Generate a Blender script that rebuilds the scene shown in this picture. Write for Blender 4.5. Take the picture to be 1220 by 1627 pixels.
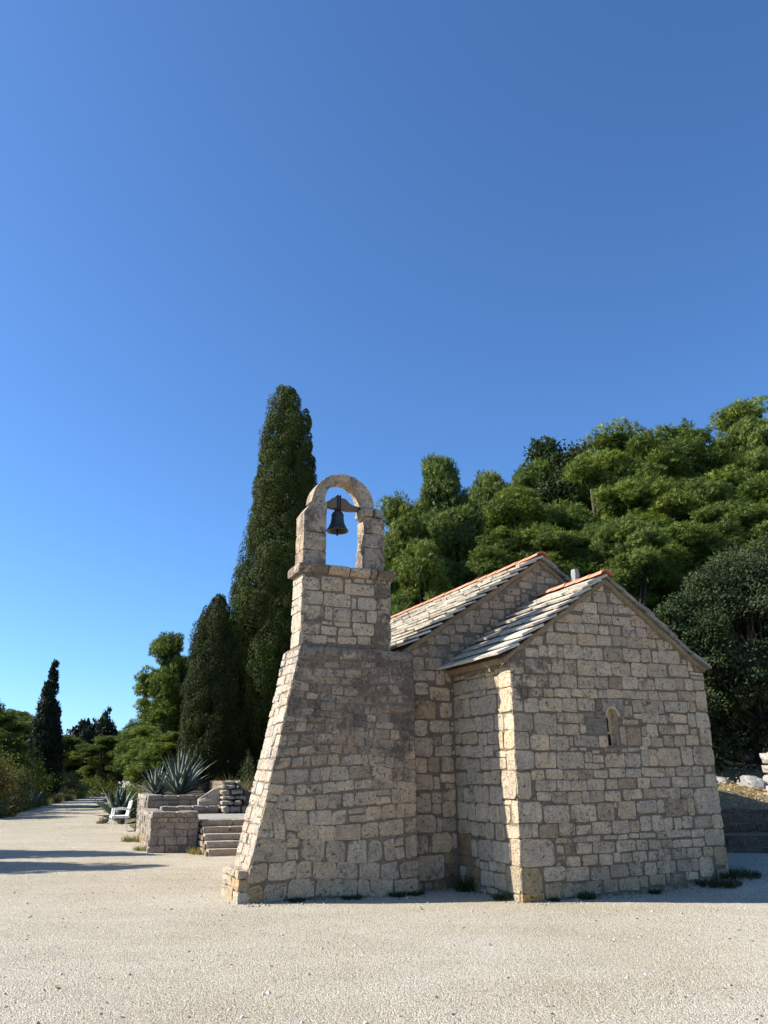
import bpy, bmesh, math, random
import numpy as np
from mathutils import Vector, Matrix

for o in list(bpy.data.objects):
    bpy.data.objects.remove(o)
SC = bpy.context.scene
COL = SC.collection
R_ = math.radians

# ------------------------------------------------------------------ camera, sky, sun, exposure
cam_d = bpy.data.cameras.new("camera")
cam_d.sensor_fit = 'VERTICAL'
cam_d.sensor_height = 36.0
cam_d.lens = 1238.0 / 1627.0 * 36.0
cam_d.clip_start = 0.1
cam_d.clip_end = 3000
cam = bpy.data.objects.new("camera", cam_d)
COL.objects.link(cam)
cam.location = (0, 0, 1.6)
cam.rotation_euler = (R_(90 + 18.8), 0, 0)
SC.camera = cam

SUN_EL = R_(34.5)
W = bpy.data.worlds.new("World")
SC.world = W
W.use_nodes = True
wn = W.node_tree
sky = wn.nodes.new('ShaderNodeTexSky')
sky.sky_type = 'NISHITA'
sky.sun_disc = False
sky.sun_elevation = SUN_EL
sky.sun_rotation = R_(-90)
sky.altitude = 1000
sky.air_density = 1.0
sky.dust_density = 0.9
sky.ozone_density = 10.0
bg = wn.nodes['Background']
bg.inputs['Strength'].default_value = 0.107
tint = wn.nodes.new('ShaderNodeMix')
tint.data_type = 'RGBA'
tint.blend_type = 'MULTIPLY'
tint.inputs[0].default_value = 1.0
tint.inputs[7].default_value = (0.92, 0.99, 0.98, 1)
wn.links.new(sky.outputs[0], tint.inputs[6])
wn.links.new(tint.outputs[2], bg.inputs['Color'])

sl = bpy.data.lights.new("sun", 'SUN')
sl.energy = 4.7
sl.angle = R_(0.53)
sl.color = (1.0, 0.95, 0.87)
sun = bpy.data.objects.new("sun", sl)
COL.objects.link(sun)
sun.location = (-30, 0, 30)
sun.rotation_euler = Vector((math.cos(SUN_EL), 0.015, -math.sin(SUN_EL))).to_track_quat('-Z', 'Y').to_euler()

SC.view_settings.view_transform = 'Standard'
SC.view_settings.look = 'None'
SC.view_settings.exposure = 1.1
SC.view_settings.gamma = 1.0
SC.view_settings.use_curve_mapping = False
SC.render.engine = 'CYCLES'
SC.cycles.max_bounces = 6
SC.cycles.transparent_max_bounces = 4
SC.cycles.use_adaptive_sampling = True

# ------------------------------------------------------------------ materials
def ramp(nt, fac, stops):
    n = nt.nodes.new('ShaderNodeValToRGB')
    e = n.color_ramp.elements
    while len(e) < len(stops):
        e.new(0.5)
    for k, (p, c) in enumerate(stops):
        e[k].position = p
        e[k].color = (c, c, c, 1) if isinstance(c, (int, float)) else (*c, 1)
    nt.links.new(fac, n.inputs[0])
    return n.outputs[0]

class NT:
    def __init__(s, name, rough=0.9, spec=0.2):
        s.m = bpy.data.materials.new(name)
        s.m.use_nodes = True
        s.t = s.m.node_tree
        s.b = s.t.nodes['Principled BSDF']
        s.b.inputs['Roughness'].default_value = rough
        s.b.inputs['Specular IOR Level'].default_value = spec
        s.pos = s.t.nodes.new('ShaderNodeNewGeometry').outputs['Position']
    def l(s, a, b): s.t.links.new(a, b)
    def noise(s, scale, detail=4, rough=0.55, vec=None, dist=0.0):
        n = s.t.nodes.new('ShaderNodeTexNoise')
        n.inputs['Scale'].default_value = scale
        n.inputs['Detail'].default_value = detail
        n.inputs['Roughness'].default_value = rough
        n.inputs['Distortion'].default_value = dist
        s.l(vec or s.pos, n.inputs['Vector'])
        return n.outputs['Fac']
    def voro(s, scale, out='Distance', feature='F1'):
        n = s.t.nodes.new('ShaderNodeTexVoronoi')
        n.feature = feature
        n.inputs['Scale'].default_value = scale
        s.l(s.pos, n.inputs['Vector'])
        return n.outputs[out]
    def attr(s, name, out='Color'):
        n = s.t.nodes.new('ShaderNodeAttribute')
        n.attribute_name = name
        return n.outputs[out]
    def mix(s, fac, a, b, mode='MIX'):
        n = s.t.nodes.new('ShaderNodeMix')
        n.data_type = 'RGBA'
        n.blend_type = mode
        for sock, v in ((n.inputs[0], fac), (n.inputs[6], a), (n.inputs[7], b)):
            if isinstance(v, (int, float)): sock.default_value = v
            elif isinstance(v, tuple): sock.default_value = (*v, 1)
            else: s.l(v, sock)
        return n.outputs[2]
    def math(s, op, a, b=0.5, clamp=False):
        n = s.t.nodes.new('ShaderNodeMath')
        n.operation = op
        n.use_clamp = clamp
        for sock, v in ((n.inputs[0], a), (n.inputs[1], b)):
            if isinstance(v, (int, float)): sock.default_value = v
            else: s.l(v, sock)
        return n.outputs[0]
    def ramp(s, fac, stops): return ramp(s.t, fac, stops)
    def bump(s, h, strength=0.5, dist=0.02, prev=None):
        n = s.t.nodes.new('ShaderNodeBump')
        n.inputs['Strength'].default_value = strength
        n.inputs['Distance'].default_value = dist
        s.l(h, n.inputs['Height'])
        if prev is not None: s.l(prev, n.inputs['Normal'])
        return n.outputs[0]
    def done(s, col, nrm=None):
        if isinstance(col, tuple): s.b.inputs['Base Color'].default_value = (*col, 1)
        else: s.l(col, s.b.inputs['Base Color'])
        if nrm is not None: s.l(nrm, s.b.inputs['Normal'])
        return s.m

def m_stone():
    n = NT('limestone', 0.93, 0.15)
    base = n.attr('col')
    dirt = n.attr('dirt', 'Fac')
    fine = n.noise(38, 6, 0.7)
    c = n.mix(1.0, base, n.ramp(fine, [(0.27, 0.42), (0.5, 1.0), (0.75, 1.2)]), 'MULTIPLY')
    tone = n.noise(7, 3)
    c = n.mix(1.0, c, n.ramp(tone, [(0.3, (0.82, 0.79, 0.76)), (0.7, (1.12, 1.07, 0.98))]), 'MULTIPLY')
    # pits and dark lichen specks
    pit = n.noise(24, 5, 0.62, dist=0.8)
    pm = n.math('MULTIPLY', n.ramp(pit, [(0.575, 0.0), (0.66, 1.0)]), n.ramp(n.noise(4.5, 3, 0.5), [(0.38, 0.1), (0.56, 1.0)]))
    c = n.mix(n.math('MULTIPLY', pm, 0.68), c, (0.085, 0.066, 0.048))
    # large weathering film
    big = n.math('ADD', n.noise(3.2, 6, 0.68), n.math('MULTIPLY', n.noise(14, 4, 0.6), 0.35))
    fm = n.math('ADD', big, n.math('MULTIPLY', dirt, 0.45))
    fm = n.ramp(fm, [(0.84, 0.0), (0.98, 1.0)])
    c = n.mix(n.math('MULTIPLY', fm, 0.86), c, n.ramp(fine, [(0.3, (0.070, 0.055, 0.042)), (0.7, (0.22, 0.172, 0.130))]))
    h = n.math('SUBTRACT', n.math('ADD', fine, n.math('MULTIPLY', n.noise(11, 4), 1.5)), n.math('MULTIPLY', pm, 0.8))
    return n.done(c, n.bump(h, 1.0, 0.032))

def m_mortar(name, a, b):
    n = NT(name, 0.97, 0.1)
    f = n.noise(20, 6, 0.7)
    c = n.mix(n.noise(3.0, 4), a, b)
    c = n.mix(1.0, c, n.ramp(f, [(0.28, 0.5), (0.6, 1.0), (0.8, 1.25)]), 'MULTIPLY')
    return n.done(c, n.bump(n.math('ADD', f, n.math('MULTIPLY', n.noise(7, 4), 1.3)), 0.9, 0.03))

def m_gravel():
    n = NT('gravel', 0.95, 0.15)
    v = n.voro(85, 'Color')
    vd = n.voro(85)
    v2 = n.voro(38)
    sep = n.t.nodes.new('ShaderNodeSeparateColor')
    n.l(v, sep.inputs[0])
    peb = n.ramp(sep.outputs[0], [(0.0, (0.27, 0.24, 0.19)), (0.45, (0.57, 0.525, 0.44)), (1.0, (0.86, 0.82, 0.735))])
    dust = n.ramp(n.noise(1.1, 6, 0.62), [(0.32, (0.53, 0.455, 0.34)), (0.5, (0.59, 0.53, 0.43)), (0.7, (0.61, 0.565, 0.485))])
    c = n.mix(1.0, n.mix(0.68, dust, peb), (0.95, 0.925, 0.86), 'MULTIPLY')
    c = n.mix(1.0, c, n.ramp(n.noise(0.33, 4, 0.6), [(0.3, (0.88, 0.84, 0.75)), (0.65, (1.06, 1.055, 1.04))]), 'MULTIPLY')
    mp = n.t.nodes.new('ShaderNodeMapping')
    mp.inputs['Scale'].default_value = (0.3, 0.8, 1.0)
    mp.inputs['Rotation'].default_value = (0, 0, R_(-14))
    n.l(n.pos, mp.inputs['Vector'])
    tr_ = n.noise(1.6, 5, 0.6, mp.outputs[0])
    c = n.mix(1.0, c, n.ramp(tr_, [(0.34, (0.93, 0.91, 0.87)), (0.58, (1.02, 1.02, 1.02))]), 'MULTIPLY')
    c = n.mix(1.0, c, n.ramp(vd, [(0.0, 1.12), (0.4, 1.0), (0.72, 0.68)]), 'MULTIPLY')
    patch = n.ramp(n.noise(2.3, 6, 0.7, dist=0.6), [(0.63, 0.0), (0.72, 1.0)])
    c = n.mix(n.math('MULTIPLY', patch, 0.30), c, (0.33, 0.27, 0.19))
    b1 = n.bump(n.noise(3.5, 4, 0.6), 0.35, 0.05)
    h = n.math('SUBTRACT', 1.0, n.math('ADD', vd, n.math('MULTIPLY', v2, 0.7)))
    return n.done(c, n.bump(h, 0.8, 0.02, b1))

def m_soil(name, a, b, cc):
    n = NT(name, 0.97, 0.1)
    f = n.noise(16, 6, 0.75)
    c = n.ramp(n.noise(2.2, 6, 0.7), [(0.3, a), (0.5, b), (0.7, cc)])
    c = n.mix(1.0, c, n.ramp(f, [(0.3, 0.45), (0.55, 1.0), (0.75, 1.5)]), 'MULTIPLY')
    return n.done(c, n.bump(n.math('ADD', f, n.voro(22)), 1.0, 0.05))

def m_rock(name, a, b):
    n = NT(name, 0.93, 0.2)
    f = n.noise(9, 8, 0.7, dist=0.5)
    c = n.ramp(f, [(0.3, a), (0.6, b)])
    c = n.mix(n.ramp(n.noise(3, 6, 0.7), [(0.55, 0.0), (0.7, 0.7)]), c, (0.09, 0.09, 0.075))
    return n.done(c, n.bump(n.math('ADD', f, n.noise(30, 5, 0.7)), 1.0, 0.04))

def m_slab():
    n = NT('roof_stone', 0.9, 0.2)
    f = n.noise(22, 6, 0.7)
    c = n.mix(1.0, n.attr('col'), n.ramp(f, [(0.28, 0.55), (0.55, 1.0), (0.8, 1.2)]), 'MULTIPLY')
    lich = n.ramp(n.noise(13, 6, 0.7), [(0.58, 0.0), (0.72, 0.6)])
    c = n.mix(lich, c, (0.10, 0.095, 0.08))
    return n.done(c, n.bump(n.math('ADD', f, n.noise(8, 3)), 0.7, 0.02))

def m_terracotta():
    n = NT('terracotta', 0.85, 0.25)
    f = n.noise(14, 6, 0.7)
    c = n.mix(1.0, n.attr('col'), n.ramp(f, [(0.3, 0.7), (0.7, 1.1)]), 'MULTIPLY')
    c = n.mix(n.ramp(n.noise(5, 5, 0.7), [(0.58, 0.0), (0.7, 0.5)]), c, (0.30, 0.25, 0.2))
    return n.done(c, n.bump(f, 0.3, 0.01))

def m_leaf(name, trans=0.28, rough=0.6, spec=0.25, tint=(1.25, 1.35, 0.5)):
    n = NT(name, rough, spec)
    c = n.attr('col')
    n.done(c)
    tr = n.t.nodes.new('ShaderNodeBsdfTranslucent')
    n.l(n.mix(1.0, c, tint, 'MULTIPLY'), tr.inputs[0])
    ms = n.t.nodes.new('ShaderNodeMixShader')
    ms.inputs[0].default_value = trans
    n.l(n.b.outputs[0], ms.inputs[1])
    n.l(tr.outputs[0], ms.inputs[2])
    n.l(ms.outputs[0], n.t.nodes['Material Output'].inputs[0])
    return n.m

def m_bark():
    n = NT('bark', 0.95, 0.1)
    f = n.noise(18, 6, 0.7, dist=1.5)
    return n.done(n.ramp(f, [(0.3, (0.035, 0.026, 0.02)), (0.6, (0.13, 0.105, 0.085)), (0.8, (0.2, 0.17, 0.145))]), n.bump(f, 1.0, 0.04))

def m_agave():
    n = NT('agave_leaf', 0.55, 0.35)
    f = n.noise(6, 5, 0.6)
    c = n.mix(1.0, n.attr('col'), n.ramp(f, [(0.3, 0.75), (0.7, 1.15)]), 'MULTIPLY')
    return n.done(c, n.bump(f, 0.2, 0.02))

def m_bronze():
    n = NT('bell_bronze', 0.5, 0.5)
    f = n.noise(20, 5, 0.65)
    n.b.inputs['Metallic'].default_value = 0.6
    return n.done(n.ramp(f, [(0.3, (0.035, 0.036, 0.036)), (0.7, (0.085, 0.085, 0.08))]), n.bump(f, 0.2, 0.005))

def m_plain(name, col, rough=0.6, metal=0.0):
    n = NT(name, rough, 0.3)
    n.b.inputs['Metallic'].default_value = metal
    f = n.noise(30, 4, 0.6)
    return n.done(n.mix(1.0, col, n.ramp(f, [(0.3, 0.75), (0.7, 1.1)]), 'MULTIPLY'), n.bump(f, 0.2, 0.006))

M = dict(
    stone=m_stone(), mortar=m_mortar('wall_mortar', (0.165, 0.125, 0.09), (0.265, 0.208, 0.15)),
    tower_mortar=m_mortar('tower_mortar', (0.16, 0.12, 0.083), (0.34, 0.262, 0.185)),
    verge=m_mortar('verge_mortar', (0.22, 0.155, 0.09), (0.34, 0.26, 0.17)),
    plaster=m_mortar('niche_plaster', (0.56, 0.43, 0.27), (0.62, 0.50, 0.34)),
    gravel=m_gravel(), soil=m_soil('garden_soil', (0.05, 0.04, 0.03), (0.10, 0.08, 0.055), (0.15, 0.12, 0.08)),
    litter=m_soil('leaf_litter', (0.20, 0.15, 0.085), (0.34, 0.265, 0.16), (0.46, 0.38, 0.26)),
    bank=m_soil('dry_bank', (0.10, 0.085, 0.045), (0.19, 0.165, 0.09), (0.30, 0.25, 0.16)),
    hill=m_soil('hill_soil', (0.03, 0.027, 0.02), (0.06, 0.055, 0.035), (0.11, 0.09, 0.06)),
    rock=m_rock('grey_rock', (0.22, 0.215, 0.20), (0.42, 0.41, 0.385)),
    slab=m_slab(), terracotta=m_terracotta(),
    pine=m_leaf('pine_needles', 0.18), cypress=m_leaf('cypress_foliage', 0.12, 0.7, 0.15),
    leaf=m_leaf('broad_leaves', 0.25, 0.7, 0.15), weed=m_leaf('weed_leaves', 0.3),
    bark=m_bark(), agave=m_agave(), bronze=m_bronze(),
    iron=m_plain('black_iron', (0.03, 0.03, 0.032), 0.6, 0.5), wood=m_plain('weathered_wood', (0.16, 0.12, 0.09), 0.85),
    white=m_plain('white_paint', (0.78, 0.78, 0.76), 0.5), dark=m_plain('painted_gap_dark', (0.012, 0.011, 0.01), 1.0),
    floor=m_mortar('terrace_paving', (0.36, 0.33, 0.28), (0.46, 0.43, 0.37)),
)

# ------------------------------------------------------------------ object helpers
def link(o, parent=None):
    COL.objects.link(o)
    if parent is not None: o.parent = parent
    return o

def tag(o, label=None, cat=None, group=None, kind=None):
    if label: o['label'] = label
    if cat: o['category'] = cat
    if group: o['group'] = group
    if kind: o['kind'] = kind
    return o

def empty(name, loc, rz=0.0, **k):
    o = bpy.data.objects.new(name, None)
    o.empty_display_size = 0.2
    o.location = loc
    o.rotation_euler = (0, 0, rz)
    link(o)
    return tag(o, **k)

def set_attrs(me, col=None, dirt=None):
    n = len(me.vertices)
    if col is not None:
        a = me.attributes.new('col', 'FLOAT_COLOR', 'POINT')
        c = np.ones((n, 4), np.float32)
        c[:, :3] = col
        a.data.foreach_set('color', c.ravel())
    if dirt is not None:
        a = me.attributes.new('dirt', 'FLOAT', 'POINT')
        a.data.foreach_set('value', np.broadcast_to(np.asarray(dirt, np.float32), (n,)).copy())

def mesh(name, V, Fc, mat, parent=None, col=None, dirt=None, smooth=False, loc=None):
    me = bpy.data.meshes.new(name)
    me.from_pydata([tuple(map(float, v)) for v in V], [], Fc)
    me.materials.append(M[mat])
    if smooth: me.shade_smooth()
    set_attrs(me, col, dirt)
    me.validate()
    o = link(bpy.data.objects.new(name, me), parent)
    if loc is not None: o.location = loc
    return o

def tri_mesh(name, V, mat, parent, col):
    """V: (n*3,3) triangle soup"""
    n = len(V) // 3
    me = bpy.data.meshes.new(name)
    me.vertices.add(n * 3)
    me.vertices.foreach_set('co', np.ascontiguousarray(V, np.float32).ravel())
    me.loops.add(n * 3)
    me.loops.foreach_set('vertex_index', np.arange(n * 3, dtype=np.int32))
    me.polygons.add(n)
    me.polygons.foreach_set('loop_start', np.arange(0, n * 3, 3, dtype=np.int32))
    me.polygons.foreach_set('loop_total', np.full(n, 3, np.int32))
    me.materials.append(M[mat])
    me.update(calc_edges=True)
    set_attrs(me, col)
    return link(bpy.data.objects.new(name, me), parent)

class MB:
    """collects shapes; build() links one mesh"""
    def __init__(s): s.V, s.F, s.C, s.D = [], [], [], []
    def add(s, V, F, col=(1, 1, 1), dirt=0.0):
        k = len(s.V)
        s.V += [tuple(v) for v in V]
        s.F += [tuple(i + k for i in f) for f in F]
        s.C += [col] * len(V)
        s.D += [dirt] * len(V)
        return s
    def box(s, a, b, col=(1, 1, 1)):
        x0, y0, z0 = a
        x1, y1, z1 = b
        return s.add([(x0, y0, z0), (x1, y0, z0), (x1, y1, z0), (x0, y1, z0), (x0, y0, z1), (x1, y0, z1), (x1, y1, z1), (x0, y1, z1)],
                     [(0, 3, 2, 1), (4, 5, 6, 7), (0, 1, 5, 4), (1, 2, 6, 5), (2, 3, 7, 6), (3, 0, 4, 7)], col)
    def tube(s, pts, rad, n=8, col=(1, 1, 1), cap=True):
        pts = [Vector(p) for p in pts]
        V = []
        for i, p in enumerate(pts):
            d = (pts[min(i + 1, len(pts) - 1)] - pts[max(i - 1, 0)]).normalized()
            u = d.orthogonal().normalized() if abs(d.z) > 0.9 else d.cross(Vector((0, 0, 1))).normalized()
            w = d.cross(u)
            for k in range(n):
                t = 2 * math.pi * k / n
                V.append(tuple(p + (u * math.cos(t) + w * math.sin(t)) * rad[i]))
        F = []
        for i in range(len(pts) - 1):
            for k in range(n):
                a, b = i * n + k, i * n + (k + 1) % n
                F.append((a, b, b + n, a + n))
        if cap:
            F.append(tuple(range(n - 1, -1, -1)))
            F.append(tuple(range((len(pts) - 1) * n, len(pts) * n)))
        return s.add(V, F, col)
    def build(s, name, mat, parent=None, smooth=False):
        return mesh(name, s.V, s.F, mat, parent, np.array(s.C), np.array(s.D), smooth)

rng = random.Random(11)
nrng = np.random.default_rng(11)

def rcol(base, v=0.12, warm=0.04):
    k = 1 + rng.uniform(-v, v)
    w = rng.uniform(-warm, warm)
    return (base[0] * k * (1 + w), base[1] * k, base[2] * k * (1 - w * 1.4))

LIME = (0.595, 0.468, 0.33)
GREY = (0.43, 0.32, 0.21)
OCHRE = (0.50, 0.33, 0.15)

def stone_col():
    t = rng.random()
    if t < 0.70: return rcol(LIME, 0.13)
    if t < 0.94: return rcol((0.51, 0.395, 0.28), 0.13)
    return rcol(GREY, 0.15)

def stone_geo(quad, h, bevel=0.011, jit=0.09, flat=False):
    """rounded, uneven stone seen from the front; quad = bl, br, tr, tl in plane coords; returns (a, b, n) verts and faces"""
    q = [Vector(p) for p in quad]
    ln = max((q[1] - q[0]).length, 0.02)
    hn = max((q[3] - q[0]).length, 0.02)
    m = min(ln, hn)
    def cut(): return rng.uniform(0.05, 0.24) * m
    def B(s, t): return q[0] * (1 - s) * (1 - t) + q[1] * s * (1 - t) + q[2] * s * t + q[3] * (1 - s) * t
    e = lambda k: rng.uniform(-1, 1) * jit * 0.25 * m / k
    c = [cut() for _ in range(8)]
    st = [(c[0] / ln, e(hn)), (rng.uniform(.4, .6), e(hn)), (1 - c[1] / ln, e(hn)), (1 + e(ln), c[2] / hn), (1 + e(ln), 1 - c[3] / hn),
          (1 - c[4] / ln, 1 + e(hn)), (rng.uniform(.4, .6), 1 + e(hn)), (c[5] / ln, 1 + e(hn)), (e(ln), 1 - c[6] / hn), (e(ln), c[7] / hn)]
    P = [B(*p) for p in st]
    cen = sum(P, Vector((0, 0))) / len(P)
    n = len(P)
    bv = min(bevel * rng.uniform(0.5, 1.0), m * 0.2)
    tilt = (rng.uniform(-1, 1) * min(0.06, h * 2.2), rng.uniform(-1, 1) * min(0.06, h * 2.2))
    V = [(p.x, p.y, -0.03) for p in P]
    V += [(p.x, p.y, h * rng.uniform(0.35, 0.7)) for p in P]
    for p in P:
        d = cen - p
        r = p + d.normalized() * min(bv * rng.uniform(0.7, 1.4), d.length * 0.5)
        V.append((r.x, r.y, h * rng.uniform(0.8, 1.15) + (r.x - cen.x) * tilt[0] + (r.y - cen.y) * tilt[1]))
    F = []
    for i in range(n):
        j = (i + 1) % n
        F += [(i, j, n + j, n + i), (n + i, n + j, 2 * n + j, 2 * n + i)]
    V.append((cen.x + rng.uniform(-.2, .2) * ln, cen.y + rng.uniform(-.2, .2) * hn, h * rng.uniform(0.8, 1.25)))
    F += [(2 * n + i, 2 * n + (i + 1) % n, 3 * n) for i in range(n)]
    return V, F

class Plane:
    def __init__(s, o, a, b, nrm):
        s.o, s.a, s.b, s.n = Vector(o), Vector(a), Vector(b), Vector(nrm).normalized()
        s.flip = s.a.cross(s.b).dot(s.n) < 0
    def map(s, V): return [tuple(s.o + s.a * v[0] + s.b * v[1] + s.n * v[2]) for v in V]
    def faces(s, F): return [tuple(reversed(f)) for f in F] if s.flip else F

def lay(plane, quads, parent, budget, hs=(0.012, 0.03), colf=None, dirtf=None, name='stone', bevel=0.012, rest='small_stones', jit=0.09, mat='stone'):
    """each quad a stone of its own; past the budget the smallest are joined"""
    area = lambda q: abs((q[1][0] - q[0][0]) * (q[3][1] - q[0][1]))
    order = sorted(range(len(quads)), key=lambda i: -area(quads[i]))
    big = set(order[:budget])
    mb = MB()
    for i, q in enumerate(quads):
        ca = sum(p[0] for p in q) / 4
        cb = sum(p[1] for p in q) / 4
        V, F = stone_geo(q, rng.uniform(*hs), bevel, jit)
        V = plane.map(V)
        F = plane.faces(F)
        col = colf(ca, cb) if colf else stone_col()
        dirt = dirtf(ca, cb) if dirtf else 0.0
        if i in big:
            mesh(name, V, F, mat, parent, col, dirt)
        else:
            mb.add(V, F, col, dirt)
    if mb.V:
        o = mb.build(rest, mat, parent)
        o['kind'] = 'stuff'

def rect(r, j=0.012):
    u = lambda: rng.uniform(-j, j)
    a0, b0, a1, b1 = r
    return [(a0 + u() * .5, b0 + u()), (a1 + u() * .5, b0 + u()), (a1 + u() * .5, b1 + u()), (a0 + u() * .5, b1 + u())]

def table(s): return [[int(c) / 1000 for c in t.split(',')] for t in s.split()]

def rubble(lo, hi, b0, b1, rowh, wid, gap=0.016, jit=0.014, wave=0.02):
    """rows of stones between the edges lo(b)..hi(b)"""
    out = []
    b = b0
    ph = rng.uniform(0, 6)
    while b < b1 - 0.03:
        h = min(rowh(b) * rng.uniform(0.75, 1.3), b1 - b)
        if b1 - b - h < 0.05: h = b1 - b
        l, r = lo(b + h / 2), hi(b + h / 2)
        a = l
        while a < r - 0.02:
            w = wid(b) * rng.uniform(0.55, 1.6)
            if r - a - w < wid(b) * 0.45: w = r - a
            wv = lambda x: wave * math.sin(x * 2.3 + ph + b * 3)
            edge = (a <= l + 1e-6, a + w >= r - 1e-6)
            if h > 0.17 and rng.random() < 0.25 and w < 0.3:   # a pair stacked
                k = rng.uniform(0.4, 0.6)
                parts = [(b, b + h * k), (b + h * k, b + h)]
            else: parts = [(b, b + h)]
            for p0, p1 in parts:
                u = lambda: rng.uniform(-jit, jit)
                la = (lo(p0), lo(p1)) if edge[0] else (a + gap / 2, a + gap / 2)
                ra = (hi(p0), hi(p1)) if edge[1] else (a + w - gap / 2, a + w - gap / 2)
                out.append([(la[0] + (0 if edge[0] else u()), p0 + gap / 2 + wv(a) + u() * .6), (ra[0] + (0 if edge[1] else u()), p0 + gap / 2 + wv(a + w) + u() * .6),
                            (ra[1] + (0 if edge[1] else u()), p1 - gap / 2 + wv(a + w) + u() * .6), (la[1] + (0 if edge[0] else u()), p1 - gap / 2 + wv(a) + u() * .6)])
            a += w
        b += h
    return out

def rough_block(name, a, b, parent, mat='stone', jit=0.012, bevel=0.02, cuts=2, col=None, dirt=0.0, shape=None, seed=None):
    """worn ashlar block between corners a and b; shape(x, y, z) may reshape points"""
    bm = bmesh.new()
    bmesh.ops.create_cube(bm, size=1.0)
    bmesh.ops.subdivide_edges(bm, edges=bm.edges[:], cuts=cuts, use_grid_fill=True)
    A, B_ = Vector(a), Vector(b)
    c, s = (A + B_) / 2, (B_ - A)
    rr = random.Random(seed if seed is not None else rng.random())
    for v in bm.verts:
        p = v.co.copy()
        ext = [abs(abs(p[k]) - 0.5) < 1e-4 for k in range(3)]
        q = Vector((c.x + p.x * s.x, c.y + p.y * s.y, c.z + p.z * s.z))
        if sum(ext) >= 2:
            for k in range(3):
                if ext[k]: q[k] -= math.copysign(bevel * rr.uniform(0.5, 1.5) * (0.75 if sum(ext) == 2 else 1.0), p[k])
        q += Vector((rr.uniform(-jit, jit), rr.uniform(-jit, jit), rr.uniform(-jit, jit)))
        if shape: q = Vector(shape(*q))
        v.co = q
    me = bpy.data.meshes.new(name)
    bm.to_mesh(me)
    bm.free()
    me.materials.append(M[mat])
    set_attrs(me, col if col is not None else stone_col(), dirt)
    return link(bpy.data.objects.new(name, me), parent)

def ss(x):
    x = max(0.0, min(1.0, x))
    return x * x * (3 - 2 * x)

# ------------------------------------------------------------------ ground, banks, hillside
def gz(x, y):
    return 0.24 * ss((x - 3.4) / 2.8) * ss((y - 11.75) / 1.7) + 0.012 * math.sin(x * 1.3 + 1) * math.sin(y * 0.9)

def grid(name, xs, ys, zf, mat, skip=None):
    V = [(x, y, zf(x, y)) for y in ys for x in xs]
    nx = len(xs)
    F = []
    for j in range(len(ys) - 1):
        for i in range(nx - 1):
            f = (j * nx + i, j * nx + i + 1, (j + 1) * nx + i + 1, (j + 1) * nx + i)
            if skip and all(skip(V[k]) for k in f): continue
            F.append(f)
    return mesh(name, V, F, mat, smooth=True)

def axis(lo, hi, a, b, step):
    m = list(np.arange(a, b + 1e-6, step))
    return sorted(set([lo, lo / 3, lo / 8 if lo / 8 < a else a - 5] + [float(v) for v in m] + [hi / 8 if hi / 8 > b else b + 5, hi / 3, hi]))

g = grid('ground', axis(-900, 900, -30, 30, 0.5), [-300, -60, -10] + [float(v) for v in np.arange(0, 40, 0.5)] + [45, 60, 90, 150, 300, 900], lambda x, y: gz(x, y) if abs(x) < 60 and y < 60 else 0.0, 'gravel')
tag(g, 'pale gravel yard and track in front of the chapel', kind='structure')

def bank_strip(name, edge, side, label, seed):
    r = random.Random(seed)
    offs = [(-0.25, -0.03), (0.25, 0.05), (0.9, 0.16), (2.2, 0.35), (6, 0.55), (16, 0.9), (60, 1.6)]
    P = []
    for (x0, y0), (x1, y1) in zip(edge, edge[1:]):
        k = max(2, int(math.hypot(x1 - x0, y1 - y0) / 1.5))
        P += [(x0 + (x1 - x0) * i / k, y0 + (y1 - y0) * i / k) for i in range(k)]
    P.append(edge[-1])
    V, F = [], []
    for i, p in enumerate(P):
        a, b = P[max(i - 1, 0)], P[min(i + 1, len(P) - 1)]
        d = Vector((b[0] - a[0], b[1] - a[1])).normalized()
        nn = Vector((-d.y, d.x)) * side
        w = r.uniform(-0.3, 0.3)
        for o, z in offs:
            V.append((p[0] + nn.x * (o + w), p[1] + nn.y * (o + w), z + r.uniform(-0.03, 0.03)))
    m = len(offs)
    for i in range(len(P) - 1):
        for k in range(m - 1):
            f = (i * m + k, i * m + k + 1, (i + 1) * m + k + 1, (i + 1) * m + k)
            F.append(f if side < 0 else tuple(reversed(f)))
    o = mesh(name, V, F, 'bank', smooth=True)
    return tag(o, label, kind='structure')

bank_strip('roadside_bank', [(-15.2, 22), (-15.9, 34.5), (-20.3, 49.6), (-26, 74), (-36, 110)], 1, 'low dry bank of earth along the track under the bushes', 1)
bank_strip('garden_bank', [(-8.3, 27.6), (-9.6, 31), (-12.5, 38), (-16.5, 48), (-22, 66), (-32, 105)], -1, 'earth bank of the garden beside the track', 2)

def hz(x, y):
    if y < 16.95: return -0.4
    b = 0.97 + (y - 17) * 0.19 if y < 20 else (1.54 + (y - 20) * 0.27 if y < 23 else 2.35 + (min(y, 50) - 23) * 0.345)
    f = ss((x + 2.2) / (6.0 + max(0.0, y - 28) * 0.5))
    n = 0.10 * math.sin(x * 1.7 + y * 0.6) * math.sin(y * 1.1 - x * 0.4)
    return b * f - 0.4 * (1 - f) + n * f * (1 if y > 17.4 else 0)

hx = [-60, -30, -12, -6, -4, -3, -2] + [float(v) for v in np.arange(-1.5, 20, 0.4)] + [24, 32, 50, 90, 200]
hy = [16.9, 16.97] + [float(v) for v in np.arange(17.4, 26, 0.4)] + [28, 32, 38, 46, 60, 90, 140]
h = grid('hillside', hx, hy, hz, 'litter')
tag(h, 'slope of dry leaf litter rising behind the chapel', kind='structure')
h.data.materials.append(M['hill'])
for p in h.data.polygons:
    if p.center.y > 21.0: p.material_index = 1

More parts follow.
